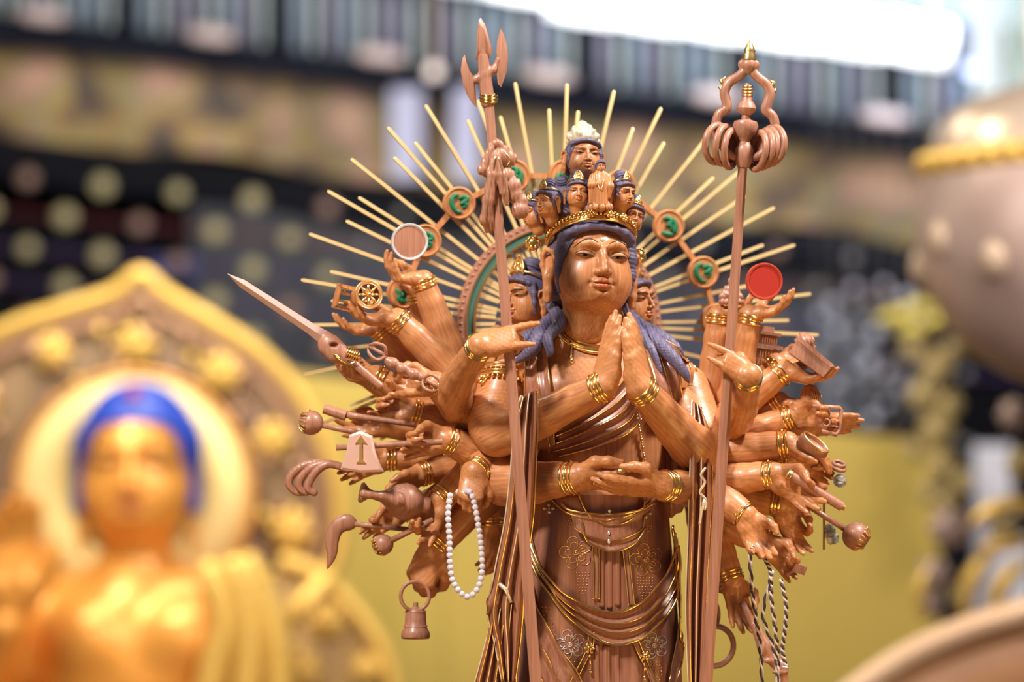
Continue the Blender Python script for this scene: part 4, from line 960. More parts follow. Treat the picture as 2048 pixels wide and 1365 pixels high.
rarm('R', (965, 905, 10), (893, 880, -35), (-1, -.2, -.16), (.1, -1, .15), 'pinch', L=120, r=(42, 38, 26), fat=1.1)
rarm('R', (900, 915, 110), (775, 918, 90), (-.95, -.1, -.3), (0, -1, -.1), 'pinch2', L=112, r=(34, 30, 21))
rarm('R', (935, 915, 95), (842, 948, 50), (-.85, -.2, -.45), (-.35, -.6, -.7), 'relax', L=112, r=(36, 32, 23))
rarm('R', (900, 980, 100), (808, 1022, 85), (-.85, -.1, -.42), (0, -1, -.2), 'pinch2', L=108, r=(34, 30, 21))
rarm('R', (955, 925, 55), (880, 1000, 10), (-.42, -.15, -.9), (-.3, -1, .1), 'pinch', L=122, r=(38, 34, 24), fat=1.1)
rarm('R', (972, 985, 95), (870, 1096, 50), (-.42, -.12, -.9), (.3, 1, -.3), 'grip', L=150, r=(38, 36, 27), fat=1.2, mid=(930, 1030, 75))
rarm('R', (985, 905, 20), (950, 946, -60), (-.16, -.55, -.8), (0, .9, -.5), 'grip', L=120, r=(38, 38, 28), fat=1.15, bpos=-2)
rarm('R', (985, 960, 120), (984, 1052, 105), (.05, 0, -1), (-.6, .8, 0), 'relax', L=118, r=(36, 33, 23))
# viewer's right = the figure's left hands
rarm('L', (1420, 800, 85), (1438, 632, 75), (.85, .1, .25), (-.2, -.25, 1), 'cup', L=92, r=(40, 34, 23), fat=1.05)
rarm('L', (1462, 800, 60), (1500, 632, 35), (.93, -.1, .2), (-.25, -.2, 1), 'cup', L=108, r=(40, 32, 23), fat=1.05)
rarm('L', (1440, 830, 150), (1482, 748, 140), (.85, 0, .25), (-.2, -.2, 1), 'cup', L=96, br=False)
rarm('L', (1440, 848, 40), (1566, 742, 10), (.93, -.15, -.28), (.25, -.25, .95), 'cup', L=116, r=(40, 34, 24), fat=1.05)
rarm('L', (1450, 830, 100), (1552, 728, 90), (.93, 0, .1), (0, -.5, .8), 'cup', L=90)
rarm('L', (1450, 880, 60), (1556, 806, 40), (.95, -.1, -.05), (0, -.3, -1), 'relax', L=92, r=(38, 34, 24))
rarm('L', (1450, 880, 30), (1582, 836, 0), (1, -.1, 0), (0, -1, .1), 'pinch', L=112, r=(38, 34, 23), fat=1.05)
rarm('L', (1450, 870, 90), (1600, 850, 85), (1, 0, 0.02), (0, -.8, -.4), 'pray', L=124, r=(36, 30, 21), br=False)
rarm('L', (1440, 905, 5), (1574, 890, -30), (.9, -.15, -.18), (0, .2, -1), 'relax', L=112, r=(42, 38, 27), fat=1.15)
rarm('L', (1440, 930, 80), (1572, 920, 50), (.95, -.1, -.2), (0, -1, -.2), 'pinch', L=120, r=(38, 34, 24))
rarm('L', (1440, 955, -10), (1545, 950, -60), (.75, -.2, -.5), (.2, -1, .1), 'pinch2', L=128, r=(40, 36, 25), fat=1.1)
rarm('L', (1440, 960, 100), (1585, 965, 95), (.9, 0, -.3), (0, -1, -.2), 'grip', L=108, r=(36, 32, 23), br=False)
rarm('L', (1440, 980, 80), (1560, 1008, 50), (.42, -.1, -.9), (.4, -1, 0), 'pinch2', L=122, r=(40, 36, 25), fat=1.05)
rarm('L', (1440, 990, -30), (1490, 1032, -75), (.38, -.25, -.9), (.1, -1, .1), 'cup', L=116, r=(38, 36, 25), fat=1.15)
rarm('L', (1450, 1035, 60), (1530, 1086, 30), (.65, -.1, -.6), (.2, -1, -.2), 'pinch', L=114, r=(36, 32, 23))
rarm('L', (1425, 1050, 70), (1464, 1160, 30), (.22, -.1, -.95), (.3, -1, 0), 'pinch2', L=118, r=(36, 33, 22))
rarm('L', (1405, 1040, 100), (1420, 1118, 90), (.06, 0, -1), (.8, -.5, 0), 'grip', L=110, r=(34, 32, 22))
# ================================================================== halo behind the statue
HC = P(1118, 648, 300); HN = V(math.sin(math.radians(14)), -math.cos(math.radians(14)), 0); HX = V(HN[1]*-1, HN[0], 0); HZ = V(0, 0, 1)
def onhalo(px, py, off=0.0):
    c = V(0, -D, ZC); d = P(px, py, 0)-c; t = np.dot(HC+HN*off-c, HN)/np.dot(d, HN); return c+d*t
halo = root('halo', 'wheel-shaped halo of gilt rays and green-lettered discs behind the statue', 'halo', (HC[0], HC[1], 560))
tips = [(935, 240), (851, 210), (775, 255), (830, 285), (788, 315), (702, 318), (655, 382), (717, 395), (692, 442), (618, 468), (660, 543), (602, 560), (662, 602), (622, 650), (668, 700), (608, 748), (700, 812),
        (955, 200), (1030, 165), (1000, 232), (1098, 218), (1134, 168), (1156, 222), (1228, 182), (1266, 256), (1322, 216), (1328, 285), (1412, 277), (1427, 355), (1480, 342), (1490, 392), (1549, 415), (1527, 490), (1590, 490), (1622, 588), (1555, 560), (1578, 641), (1637, 670), (1560, 697), (1625, 768), (1530, 800), (1570, 860), (760, 880), (640, 850)]
hub = P(1118, 648, 300)
cpx = (1118, 648)
for i, (tx, ty) in enumerate(tips):
    dx, dy = tx-cpx[0], ty-cpx[1]; L_ = math.hypot(dx, dy); a = onhalo(cpx[0]+dx/L_*128, cpx[1]+dy/L_*128, -2); b_ = onhalo(tx, ty, -2)
    x = nz(b_-a); w = nz(np.cross(x, HN)); g = MB()
    g.tube([lerp(a, b_, t) for t in (0, .25, .5, .75, .99, 1.0)], [5.4, 5.4, 5.4, 5.2, 4.9, 2.5], 4, up=HN)
    mk('ray', g, RAY, halo, sharp=35)
# thin secondary rays inside the ring
for k in range(44):
    a = 2*math.pi*(k+.5)/44; p0 = HC+126*(math.cos(a)*HX+math.sin(a)*HZ)-HN*4; p1 = HC+212*(math.cos(a)*HX+math.sin(a)*HZ)-HN*4
    g = MB(); g.tube([p0, p1], 4.4, 4, up=HN); mk('inner_ray', g, RAY, halo, sharp=35)
def ring(name, r0, r1, th, m, off, parent=None, n=96):
    g = MB(); rr = []
    for r, o in ((r0, off-th/2), (r0, off+th/2), (r1, off+th/2), (r1, off-th/2), (r0, off-th/2)):
        rr.append([HC+r*(math.cos(a)*HX+math.sin(a)*HZ)+HN*o for a in np.linspace(0, 2*math.pi, n+1)])
    g.sheet(rr); return mk(name, g, m, parent or halo, sharp=35)
rw = ring('wooden_ring', 203, 220, 14, W_TOOL, 4)
ring('green_band', 186, 202, 9, GREEN2, 4, rw); ring('gilt_rim', 201, 204.5, 14, GOLD_R, 5, rw); ring('gilt_rim', 182, 187, 13, GOLD_R, 5, rw)
hb = ring('hub_disc', 2, 126, 12, W_TOOL, 4); ring('gilt_rim', 104, 107, 5, GOLD_R, 12, hb)
g = MB()
for k in range(90):
    a = 2*math.pi*k/90; g.ball(HC+214*(math.cos(a)*HX+math.sin(a)*HZ)+HN*11, 3.2, 6)
mk('ring_beading', g, W_TOOL, rw, kind='stuff')
med = [(1028, 352), (918, 407), (850, 482), (806, 585), (800, 690), (815, 790), (1128, 352), (1240, 372), (1337, 452), (1406, 545), (1432, 640), (1428, 742), (1392, 830), (870, 880)]
order = [13, 5, 4, 3, 2, 1, 0, 6, 7, 8, 9, 10, 11, 12]
GLY = [[[(-.1, .7), (-.55, .45), (-.62, -.1), (-.3, -.6), (.2, -.72)], [(-.1, .35), (.3, .5), (.62, .3), (.3, .1), (.55, -.15), (.2, -.35)], [(.05, .1), (.3, -.1)]],
       [[(-.5, .5), (-.1, .62), (.15, .3), (-.2, .05), (.2, -.05), (.1, -.4)], [(.3, .6), (.5, .1), (.42, -.45), (.62, -.6)], [(-.6, -.5), (-.2, -.65), (.3, -.7)]],
       [[(-.6, .25), (-.3, -.2), (-.35, -.55), (.1, -.7), (.3, -.45)], [(-.35, .6), (.0, .45), (.5, .35), (.6, .05), (.3, -.02)], [(-.1, .2), (.05, -.05), (-.1, -.3), (.15, -.35)]],
       [[(-.2, .6), (.25, .55), (.5, .2), (.1, .0), (.45, -.3), (0, -.6)], [(-.5, .2), (-.55, -.3), (-.1, -.65)], [(-.1, .25), (-.25, -.1)]]]
for i, (mx, my) in enumerate(med):
    c = onhalo(mx, my, 12); Mx = M4(HX, -HN, HZ, c)
    g = MB(); prof = [(0.1, -7), (31, -7), (34.5, -4), (34.5, 4), (31, 8), (28.5, 5), (0.1, 5)]
    g.lathe(prof, Mx @ MR('X', 90), 40); md = mk('medallion', g, W_SKIN, halo, sharp=45)
    g = MB()
    for st in GLY[(i*3+1) % 4]:
        sp = spline(st, 14); n_ = len(sp)
        g.tube([tf(Mx, (x*27, -6.5, z*27)) for x, z in sp], [1.6+4.2*math.sin(math.pi*(0.12+0.8*t)) for t in np.linspace(0, 1, n_)], 8, up=HN)
    mk('painted_letter', g, GREEN, md)
for a, b_ in zip(order, order[1:]):
    p, q = onhalo(*med[a], 8), onhalo(*med[b_], 8); d = nz(q-p)
    g = MB(); g.tube([p+d*33, q-d*33], 7.5, 4, up=HN); mk('connecting_bar', g, W_SKIN, halo, sharp=35)
g = MB(); g.tube([HC+HN*-20+V(0, 0, -100), V(P(1150, 1365, 250)[0], 250, 562)], 20, 12); mk('halo_post', g, W_TOOL, halo)
# ================================================================== things the hands hold
def rod(px0, py0, y0, px1, py1, y1, r0, r1=None, seg=8, ext=0):
    a, b_ = P(px0, py0, y0), P(px1, py1, y1); a = a+(a-b_)*ext; g = MB(); g.tube([lerp(a, b_, t) for t in np.linspace(0, 1, 6)], list(np.linspace(r0, r1 or r0, 6)), seg); return g
# halberd with cloth bundle
T_ = root('halberd', 'tall carved halberd with crescent prongs and knotted cloth, held by the raised hand', 'halberd', P(1078, 1560, -225))
g = rod(1090, 1590, -236, 978, 208, -222, 12.6, 10, 8); mk('shaft', g, W_TOOL, T_, sharp=30)
s = SDF(); y_ = -222
s.cap(P(976, 205, y_), P(969, 140, y_), 13.5, 12, k=3); s.cap(P(969, 140, y_), P(966, 112, y_), 12, 11)
s.chain([P(970, 150, y_), P(955, 158, y_), P(942, 162, y_)], [10, 8, 6], k=5)
s.chain([P(972, 148, y_), P(988, 140, y_), P(999, 120, y_), P(1002, 100, y_)], [9, 7, 6, 5], k=6)
mk('head', s.mesh(1.6), W_TOOL, T_)
g = MB(); g.prism([(-13, -30), (-15, -42), (15, -36), (18, -22), (4, 25), (-4, 38), (-8, 34), (-11, 8)], MT(P(966, 76, y_)), 20, 0.35); g.tube([P(966, 115, y_), P(966, 98, y_)], 11, 10); mk('blade', g, W_TOOL, T_, sharp=25)
g = MB(); g.prism([(-1, 55), (5, 44), (12, 22), (14, -5), (10, -32), (0, -58), (-6, -52), (-8, -32), (-5, -12), (-9, 8), (-7, 32)], MT(P(1002, 114, y_)), 14, 0.35); mk('crescent_blade', g, W_TOOL, T_, sharp=25)
g = MB(); g.prism([(-10, 49), (-6, 36), (0, 18), (9, 6), (14, 0), (10, -8), (12, -28), (13, -53), (4, -44), (-6, -28), (-14, -6), (-18, 18), (-15, 40)][::-1], MT(P(940, 160, y_)), 14, 0.3); mk('crescent_blade', g, W_TOOL, T_, sharp=25)
g = MB()
for o, r in ((190, 2.8), (196, 3.4), (202, 2.8)): g.torus(P(977.5, o, y_), V(.04, -.2, 1), 14.5, r, 28, 8)
mk('collar', g, GOLD, T_)
s = SDF(); yb = -222
for x, y, r in ((1003, 312, 22), (1018, 318, 16), (1010, 352, 19), (1024, 372, 19), (1030, 390, 17), (1040, 420, 18), (1042, 402, 14)): s.ell(P(x, y, yb+2), (r, r*.95, r), k=4)
s.chain([P(980, 292, yb-6), P(995, 286, yb-10), (P(1010, 298, yb-8))], [6, 7, 6], k=4)
s.chain([P(982, 300, yb-10), P(966, 340, yb-8), P(975, 352, yb-6)], [8, 10, 5], k=5)
s.chain([P(990, 312, yb-12), P(986, 350, yb-14), P(978, 400, yb-12), P(972, 440, yb-8), P(974, 462, yb-4)], [7, 11, 12, 12, 5], k=4)
s.chain([P(994, 312, yb-14), P(1002, 350, yb-16), P(1008, 385, yb-14), P(1014, 410, yb-12)], [6, 9, 8, 3], k=3)
s.chain([P(988, 420, yb-2), P(982, 455, yb), P(984, 466, yb)], [9, 10, 4], k=3)
mk('cloth_bundle', s.mesh(1.9, lambda X, Y, Z: 0.8*np.sin(0.75*X+0.08*Z+0*Y)), W_CLOTH.copy() if False else W_TOOL, T_)
g = MB()
for pts in (((990, 312), (985, 350), (976, 400), (969, 445)), ((996, 312), (1006, 352), (1012, 385), (1018, 408)), ((1006, 300), (1020, 318), (1014, 332))): g.tube(spline([tuple(P(x, y, yb-24)) for x, y in pts], 16), 1.1, 5)
mk('gilt_trim', g, GOLD_R, T_)
# ringed monk's staff
K_ = root('ringed_staff', 'tall carved staff topped by a looped frame with hanging rings and gilt finial', 'staff', P(1406, 1560, -195))
g = rod(1397, 1590, -203, 1486, 325, -196, 13.2, 9.5, 8); mk('shaft', g, W_TOOL, K_, sharp=30)
yk = -196
g = MB(); Mk = MT(P(1487, 330, yk)) @ MR('Y', 3)
g.lathe([(12, -5), (17, 8), (18, 30), (14, 38), (10, 45), (13, 52), (20, 60), (25, 76), (22, 84), (9, 88), (8, 96), (16, 102), (19, 110), (16, 118), (10, 126), (8, 150), (5, 158)], Mk, 22); mk('stupa_core', g, W_TOOL, K_, sharp=40)
g = MB()
for z, r in ((140, 9), (146, 9.5), (152, 8.5), (134, 9)): g.torus(tf(Mk, (0, 0, z)), (0, 0, 1), r, 2.3, 24, 7)
for sx in (-1, 1): g.torus(tf(Mk, (sx*8, -12, 76)), (0, 1, 0), 6, 2.6, 18, 7)
g.torus(tf(Mk, (0, 0, 66)), (0, 0, 1), 17, 2.6, 24, 7); mk('gilt_collar', g, GOLD_R, K_, kind='stuff')
for sx in (-1, 1):
    pts = [(10, 14), (30, 20), (50, 45), (58, 72), (52, 96), (38, 108), (40, 122), (44, 140), (36, 158), (20, 170), (8, 182), (7, 196), (14, 196), (14, 188)]
    sp = spline([tf(Mk, (sx*x, 0, z)) for x, z in pts], 60); s = SDF(); s.chain(sp, [7+2.0*math.sin(math.pi*t)-(2.2*max(0, t-.8)/.2) for t in np.linspace(0, 1, 60)], k=2); mk('loop_arm', s.mesh(1.6), W_TOOL, K_)
    g = MB(); c = tf(Mk, (sx*47, 0, 152)); g.tube([c+V(-sx*6, 0, -8), c+V(sx*4, 0, 10), c+V(-sx*4, 0, 16)], [6, 4.5, 2], 8); g.tube([c+V(sx*2, 0, -16), c+V(sx*6, 0, -2)], [2, 5], 8); mk('gilt_flame', g, GOLD_R, K_)
g = MB(); g.lathe([(7, 176), (15, 186), (18, 194), (14, 202)], Mk, 20); mk('finial_base', g, W_TOOL, K_)
g = MB(); g.lathe([(12, 200), (15, 205), (12, 209), (13.5, 213), (10, 217), (11.5, 221), (8, 228), (5, 236), (0.2, 243)], Mk, 20); mk('finial', g, GOLD_R, K_)
for k, (dx, dz, tilt, ex) in enumerate(((-54, 38, 48, 1), (-40, 36, 60, 1), (-26, 30, 66, 1), (26, 28, -70, 1), (37, 32, -66, 1), (44, 36, -60, 1), (52, 40, -52, 1))):
    a = math.radians(tilt); g = MB(); g.torus(tf(Mk, (dx, -3+2*(k % 3), dz)), (math.sin(a), -math.cos(a), 0.12*(1 if dx > 0 else -1)), 36, 6.6, 40, 10); mk('ring', g, W_TOOL, K_)
# ---- mirror disc, red disc
def disc(name, label, px, py, y, r, face_m, rim_m, cat):
    o = root(name, label, cat, P(px, py, y)); Md = MT(P(px, py, y)) @ MR('Z', 6) @ MR('X', 90)
    g = MB(); g.lathe([(0.1, 6.5), (r-3, 6.5), (r-2.6, 5.5), (r-2.6, -5.5), (0.1, -5.5)], Md, 56); mk('disc_face', g, face_m, o, sharp=40)
    g = MB(); g.lathe([(r-5.5, 5), (r-5, 8), (r-1.5, 8.8), (r, 7), (r, -6), (r-2, -7), (r-3, -6)], Md, 56); mk('rim', g, rim_m, o, sharp=40)
    return o
disc('mirror', 'round flat wooden mirror with a silver rim on an upturned palm', 819, 484, 70, 37.5, W_TOOL, SILV, 'mirror')
disc('sun_disc', 'bright red round disc standing on an upturned palm', 1528, 563, 10, 37, RED, mat('red_rim', (0.42, 0.04, 0.02), 0.45), 'disc')
# ---- wheel
o = root('dharma_wheel', 'small gilt-edged spoked wheel lying in a cupped hand beside a square frame', 'wheel', P(735, 590, -20)); c = P(737, 590, -20); ax = dv(.35, -1, .12)
g = MB(); g.torus(c, ax, 26, 4, 40, 8); mk('wheel_rim', g, W_SKIN, o); g = MB(); g.torus(c+ax*3, ax, 28, 1.4, 40, 6); g.torus(c+ax*3, ax, 22.5, 1.1, 40, 6); mk('gilt_rim', g, GOLD_R, o)
x, y, z = frame(ax); g = MB(); g.ball(c+ax*2, 5, 12); mk('wheel_hub', g, GOLD_R, o)
for k in range(8):
    a = k*math.pi/4; g = MB(); d = math.cos(a)*x+math.sin(a)*y; g.tube([c+d*4, c+d*14, c+d*24], [2.4, 3.4, 2.2], 8); mk('spoke', g, GOLD_R, o)
g = MB(); g.lathe([(24, -40), (26, -38), (26, -3), (24, -3)], M4(x, y, ax, c), 32); mk('wheel_drum', g, W_SKIN, o)
o = root('fretwork_square', 'open square fretwork frame with gilt edges behind the small wheel', 'frame', P(692, 600, 5)); Mf = MT(P(694, 597, 20)) @ MR('Y', 14) @ MR('Z', 18)
g = MB()
for sx, sz, w, h in ((0, 22, 50, 7), (0, -22, 50, 7), (-22, 0, 7, 50), (22, 0, 7, 50)): g.box(Mf @ MT((sx, 0, sz)), w, 16, h)
mk('frame_border', g, W_SKIN, o, smooth=False)
g = MB()
for sx, sz, w, h in ((0, 8, 36, 5), (-4, -8, 28, 5), (8, 0, 5, 24), (-10, 12, 5, 16)): g.box(Mf @ MT((sx, -4, sz)), w, 6, h)
for sx, sz, w, h in ((0, 18.5, 42, 1.8), (0, -18.5, 42, 1.8), (-18.5, 0, 1.8, 40), (18.5, 0, 1.8, 40)): g.box(Mf @ MT((sx, -9, sz)), w, 2, h)
mk('fretwork', g, GOLD_R, o, smooth=False)
# ---- sword
o = root('sword', 'straight pale wooden sword with a carved hilt pointing up and outwards', 'sword', P(690, 712, 20)); a, b_ = P(652, 678, 10), P(455, 548, -90)
d = nz(b_-a); w = nz(np.cross(d, (0, 1, 0))); e = np.cross(d, w); g = MB(); vv = []
for t, hw in ((0, 15), (.15, 11.5), (.5, 10), (.85, 8.5), (1, 0.3)):
    p = lerp(a, b_, t); vv.append([p+w*hw, p+e*4.5, p-w*hw, p-e*4.5])
g.sheet([r + [r[0]] for r in vv]); mk('blade', g, mat('blade_wood', (0.66, 0.42, 0.36), 0.38), o, smooth=False)
s = SDF(); s.chain([P(648, 676, 10), P(658, 690, 8), P(672, 704, 6), P(690, 715, 5), P(708, 722, 4)], [13, 22, 22, 15, 11], k=6, flat=(V(0, 1, 0), .7))
s.ell(P(668, 690, -8), (9, 12, 5), k=3, sub=True, R=None); s.cap(P(700, 722, 2), P(760, 772, -2), 9, 8, k=4); mk('hilt', s.mesh(1.7), W_TOOL, o)
g = MB()
for k in range(6):
    q = P(694+4.5*k, 703+1.5*k, -14); g.tube([q+V(0, 0, 8), q+V(3, -6, -2), q+V(-2, 0, -12)], 2.4, 6)
g.tube(spline([tuple(P(x, y, -12)) for x, y in ((668, 708), (684, 722), (700, 728), (712, 724))], 12), 2.5, 6); mk('gilt_guard', g, GOLD, o)
# ---- double-ended thunderbolt held crosswise
o = root('vajra', 'double-ended pronged ritual thunderbolt of pale wood held crosswise', 'ritual implement', P(800, 740, -50)); a, b_ = P(748, 708, -60), P(868, 772, -64); d = nz(b_-a)
s = SDF(); s.cap(P(775, 722, -60), P(840, 755, -62), 8, 8, k=3); s.ell(P(805, 738, -60), (12, 12, 12), k=4); s.ell(P(785, 727, -60), (13, 12, 12), k=4); s.ell(P(828, 749, -62), (12, 12, 12), k=4); mk('grip', s.mesh(1.8), W_TOOL, o)
x, y, z = frame(d)
for end, sg in ((P(772, 712, -62), -1), (P(846, 758, -64), 1)):
    for k, (u_, v_) in enumerate(((1, 0), (-.5, .87), (-.5, -.87), (0, 0))):
        pts = [end, end+sg*d*10+(u_*x+v_*y)*17, end+sg*d*28+(u_*x+v_*y)*15, end+sg*d*40+(u_*x+v_*y)*3]; g = MB(); g.tube(spline([tuple(p) for p in pts], 14), [3.4]*11+[3, 2.4, 1.4], 8); mk('prong', g, W_TOOL, o)
# ---- brush-like scroll and lotus bud
o = root('scroll_case', 'slim wooden tube held between fingertips of a left-side hand', 'tube', P(740, 840, 0)); g = rod(648, 818, 0, 692, 832, -5, 10, 11, 12); mk('tube_head', g, W_TOOL, o, sharp=40); g = rod(690, 830, -5, 830, 850, -15, 6.5, 5.5, 10); mk('tube_stem', g, W_TOOL, o)
def bud(name, label, px, py, y, r, sx, sy_, sy3, gold=True, tilt=(0, 0, 1)):
    o = root(name, label, 'flower bud', P(px, py, y)); c = P(px, py, y); ax = nz(c-P(sx, sy_, sy3)); X, Y_, Z_ = frame(ax)
    s = SDF(); s.ell(c, (r, r, r)); mk('bud_core', s.mesh(1.8), W_TOOL, o)
    for k in range(6):
        a = k*math.pi/3; g = MB(); rows = []
        for u_ in np.linspace(0, 1, 9):
            th_ = math.pi*(0.98-0.86*u_); hw = 0.58*math.sin(math.pi*min(1, 0.15+0.85*u_))**0.7
            rows.append([c+(r+2.2)*(math.sin(th_)*(math.cos(a+q*hw)*X+math.sin(a+q*hw)*Y_)+math.cos(th_)*Z_) for q in np.linspace(-1, 1, 7)])
        g.sheet(rows); mk('petal', g, W_TOOL, o)
        if gold:
            g = MB()
            for q in (-.5, 0, .5): g.tube([c+(r+3)*(math.sin(t)*(math.cos(a+q*.7)*X+math.sin(a+q*.7)*Y_)+math.cos(t)*Z_) for t in np.linspace(.5, 1.3, 6)], 0.9, 5)
            mk('gilt_vein', g, GOLD_R, o)
    g = MB(); g.tube([c-ax*r*.9, P(sx, sy_, sy3)], [6, 5.5], 10); mk('stem', g, W_TOOL, o); return o
bud('lotus_bud', 'closed round lotus bud at the tip of the middle left-side hand', 622, 846, 60, 23, 722, 868, 50)
bud('lotus_bud', 'round gilt-veined lotus bud below the outspread palm', 766, 1090, -10, 19, 866, 1040, -35)
bud('lotus_bud', 'largest closed lotus bud, on a thick stem beside the sparkling faceted gem', 1712, 1073, 0, 26, 1606, 1006, 12)
# ---- axe
o = root('axe', 'short axe with a pale flared blade and gilt arrow mark', 'axe', P(722, 905, -70)); g = MB(); g.prism([(-22, 34), (0, 42), (24, 32), (30, 0), (48, -38), (0, -40), (-40, -34), (-28, 2)], MT(P(721, 905, -90)) @ MR('Z', -12), 12, 0.12); mk('axe_blade', g, mat('axe_wood', (0.66, 0.40, 0.32), 0.36), o, sharp=30)
g = MB(); q = P(722, 898, -98); g.prism([(-3.5, -22), (-3, 12), (-12, 10), (0, 26), (12, 10), (3, 12), (3.5, -22), (10, -28), (-10, -28)], MT(q) @ MR('Z', -12), 2.5, 0); mk('arrow_mark', g, GOLD_R, o, smooth=False)
g = rod(672, 896, -80, 885, 884, -75, 6, 6.5, 10); mk('axe_handle', g, W_TOOL, o)
# ---- hooked triple strands
o = root('plume_hook', 'three curved feather-like prongs curling down from a left-side hand', 'ritual implement', P(640, 930, 60))
for k, (dx, dz) in enumerate(((0, 0), (20, 4), (38, 8))):
    pts = [(704-dx*.2, 940), (672-dx*.2, 930), (640+dx*.3, 926+dz*.6), (608+dx*.75, 932+dz), (584+dx, 950+dz), (578+dx, 968+dz), (590+dx, 984+dz*.3), (606+dx*.6, 988-dz*.6)]; s = SDF(); sp = spline([tuple(P(x, y, 45-8*k)) for x, y in pts], 26); s.chain(sp, [6+2*math.sin(math.pi*t)-4*max(0, t-.75) for t in np.linspace(0, 1, 26)], k=2); mk('prong', s.mesh(1.7), W_TOOL, o)
# ---- flask
o = root('flask', 'round-bellied wooden flask with a long spout, tipped on its side', 'flask', P(800, 1000, -20)); ax = P(728, 985, -30)-P(850, 1010, -10); X, Y_, Z_ = frame(ax); Mz = M4(X, Y_, Z_, P(812, 1004, -18)) @ MS(1.12)
g = MB(); g.lathe([(0.1, -42), (14, -42), (16, -38), (15, -30), (24, -22), (33, -6), (34, 6), (28, 22), (17, 34), (10, 44), (8, 60), (9, 68), (16, 76), (19, 80), (17, 84), (0.1, 84)], Mz, 32); mk('flask_body', g, W_TOOL, o, sharp=50)
s = SDF(); s.chain([P(795, 1000, -52), P(768, 992, -60), P(740, 990, -62), P(728, 988, -62)], [17, 9, 7, 8.5], k=6); mk('spout', s.mesh(1.8), W_TOOL, o)
# ---- fly whisk tail
o = root('fly_whisk', 'fly whisk with a dark curved tail hanging below a left-side hand', 'whisk', P(690, 1060, 60)); s = SDF(); sp = spline([tuple(P(x, y, 60)) for x, y in ((706, 1048), (690, 1046), (672, 1058), (664, 1085), (664, 1110), (654, 1140))], 24)
s.chain(sp, [7, 10, 14, 16, 16, 15.5, 15, 15, 14.5, 14, 14, 13.5, 13, 12.5, 12, 11.5, 11, 10, 9, 8, 6.5, 5, 3, 1], k=3, flat=(V(0, 1, 0), .6)); mk('tail', s.mesh(1.8), W_TOOL, o); g = rod(702, 1048, 60, 880, 1066, 30, 5.5, 5, 10); mk('whisk_handle', g, W_TOOL, o)
# ---- bell
o = root('bell', 'small wooden handbell hanging from a ring below a lowered fist', 'bell', P(831, 1278, 20)); Mb = MT(P(831, 1278, 20)) @ MR('X', -10)
g = MB(); g.lathe([(24, 2), (28, 0), (29.5, 5), (28, 13), (23, 22), (21.5, 34), (21, 48), (19, 57), (10, 62), (5, 64), (5, 72), (0.1, 73)], Mb, 36); g.lathe([(24, 2), (20, 20), (0.1, 24)], Mb, 36); mk('bell_body', g, W_TOOL, o, sharp=50)
g = MB(); g.torus(tf(Mb, (0, 0, 25)), (0, 0, 1), 23, 1.6, 36, 6); g.torus(tf(Mb, (0, 0, 54)), (0, 0, 1), 20.4, 1.6, 36, 6); mk('bell_band', g, W_TOOL, o)
g = MB(); g.torus(P(830, 1193, 20), (0.15, -1, 0.1), 29, 4, 40, 8); mk('bell_ring', g, W_TOOL, o)
# ---- rosary
bl = spline([tuple(P(x, y, z)) for x, y, z in ((900, 992, -150), (896, 1030, -160), (899, 1080, -160), (900, 1130, -160), (908, 1168, -160), (933, 1194, -160), (955, 1178, -155), (964, 1140, -150), (962, 1090, -145), (955, 1040, -140), (948, 1005, -130), (940, 985, -125), (925, 985, -70), (912, 985, -90))], 400, )
o = root('rosary', 'loop of clear glass prayer beads hanging from a fist', 'beads', bl[0]); acc = 0; last = bl[0]; me = None
for p in bl:
    if np.linalg.norm(p-last) >= 11.2 or me is None:
        if me is None:
            g = MB(); g.ball((0, 0, 0), 6.3, 16); me = mesh_data('bead', *g.get(), CRYS, E4)
        link('bead', me, MT(p), o); last = p
# ================= right side objects
o = root('seated_figurine', 'tiny seated figurine on a lotus, resting in a raised palm behind the staff', 'figurine', P(1462, 610, 60)); s = SDF(); q = lambda dx, dz, dy=0: P(1462+dx, 590-dz, 60+dy)
s.ell(q(0, 8), (12, 9, 14)); s.ell(q(0, 27), (7, 7, 8), k=2); s.cap(q(-17, -4), q(17, -4), 8, 8, k=5); s.chain([q(-10, 14), q(-14, 4), q(-3, 0, -8)], [5, 5, 4], k=3); s.chain([q(10, 14), q(14, 4), q(3, 0, -8)], [5, 5, 4], k=3); mk('figurine_body', s.mesh(1.5), W_TOOL, o)
g = MB()
for k in range(12):
    a = k*math.pi/6; g.ball(q(19*math.cos(a), -14, 14*math.sin(a)), (7, 6, 7), 8)
mk('lotus_seat', g, W_TOOL, o)
o = root('shrine_model', 'small tiered wooden pavilion carried in a hand beneath the red disc', 'shrine model', P(1525, 735, 110)); Mh = MT(P(1528, 700, 110)) @ MR('Y', 8) @ MR('Z', 25)
for i, (z, w, h) in enumerate(((-25, 62, 14), (-8, 46, 22), (8, 60, 7), (22, 38, 18), (34, 50, 6), (42, 24, 12))):
    g = MB(); g.box(Mh @ MT((0, 0, z)), w, w*.8, h); t_ = mk('roof_tier' if i in (2, 4) else 'tier', g, W_TOOL, o, smooth=False)
    if i in (0, 1, 3):
        g = MB()
        for k in range(7): g.box(Mh @ MT((-w*.42+w*.14*k, -w*.4-.8, z)), w*.06, 3, h*.7)
        mk('lattice', g, W_SKIN, t_, smooth=False)
o = root('scripture_box', 'long wooden scripture box lying tilted on an outstretched palm', 'box', P(1625, 720, 0)); ax = P(1662, 752, -15)-P(1590, 700, 5); x = nz(ax); z = nz(np.cross(x, (0, 1, 0))+V(0, 0, 0)); z = z if z[2] > 0 else -z; y = np.cross(z, x); Mx = M4(x, y, z, P(1622, 722, -10))
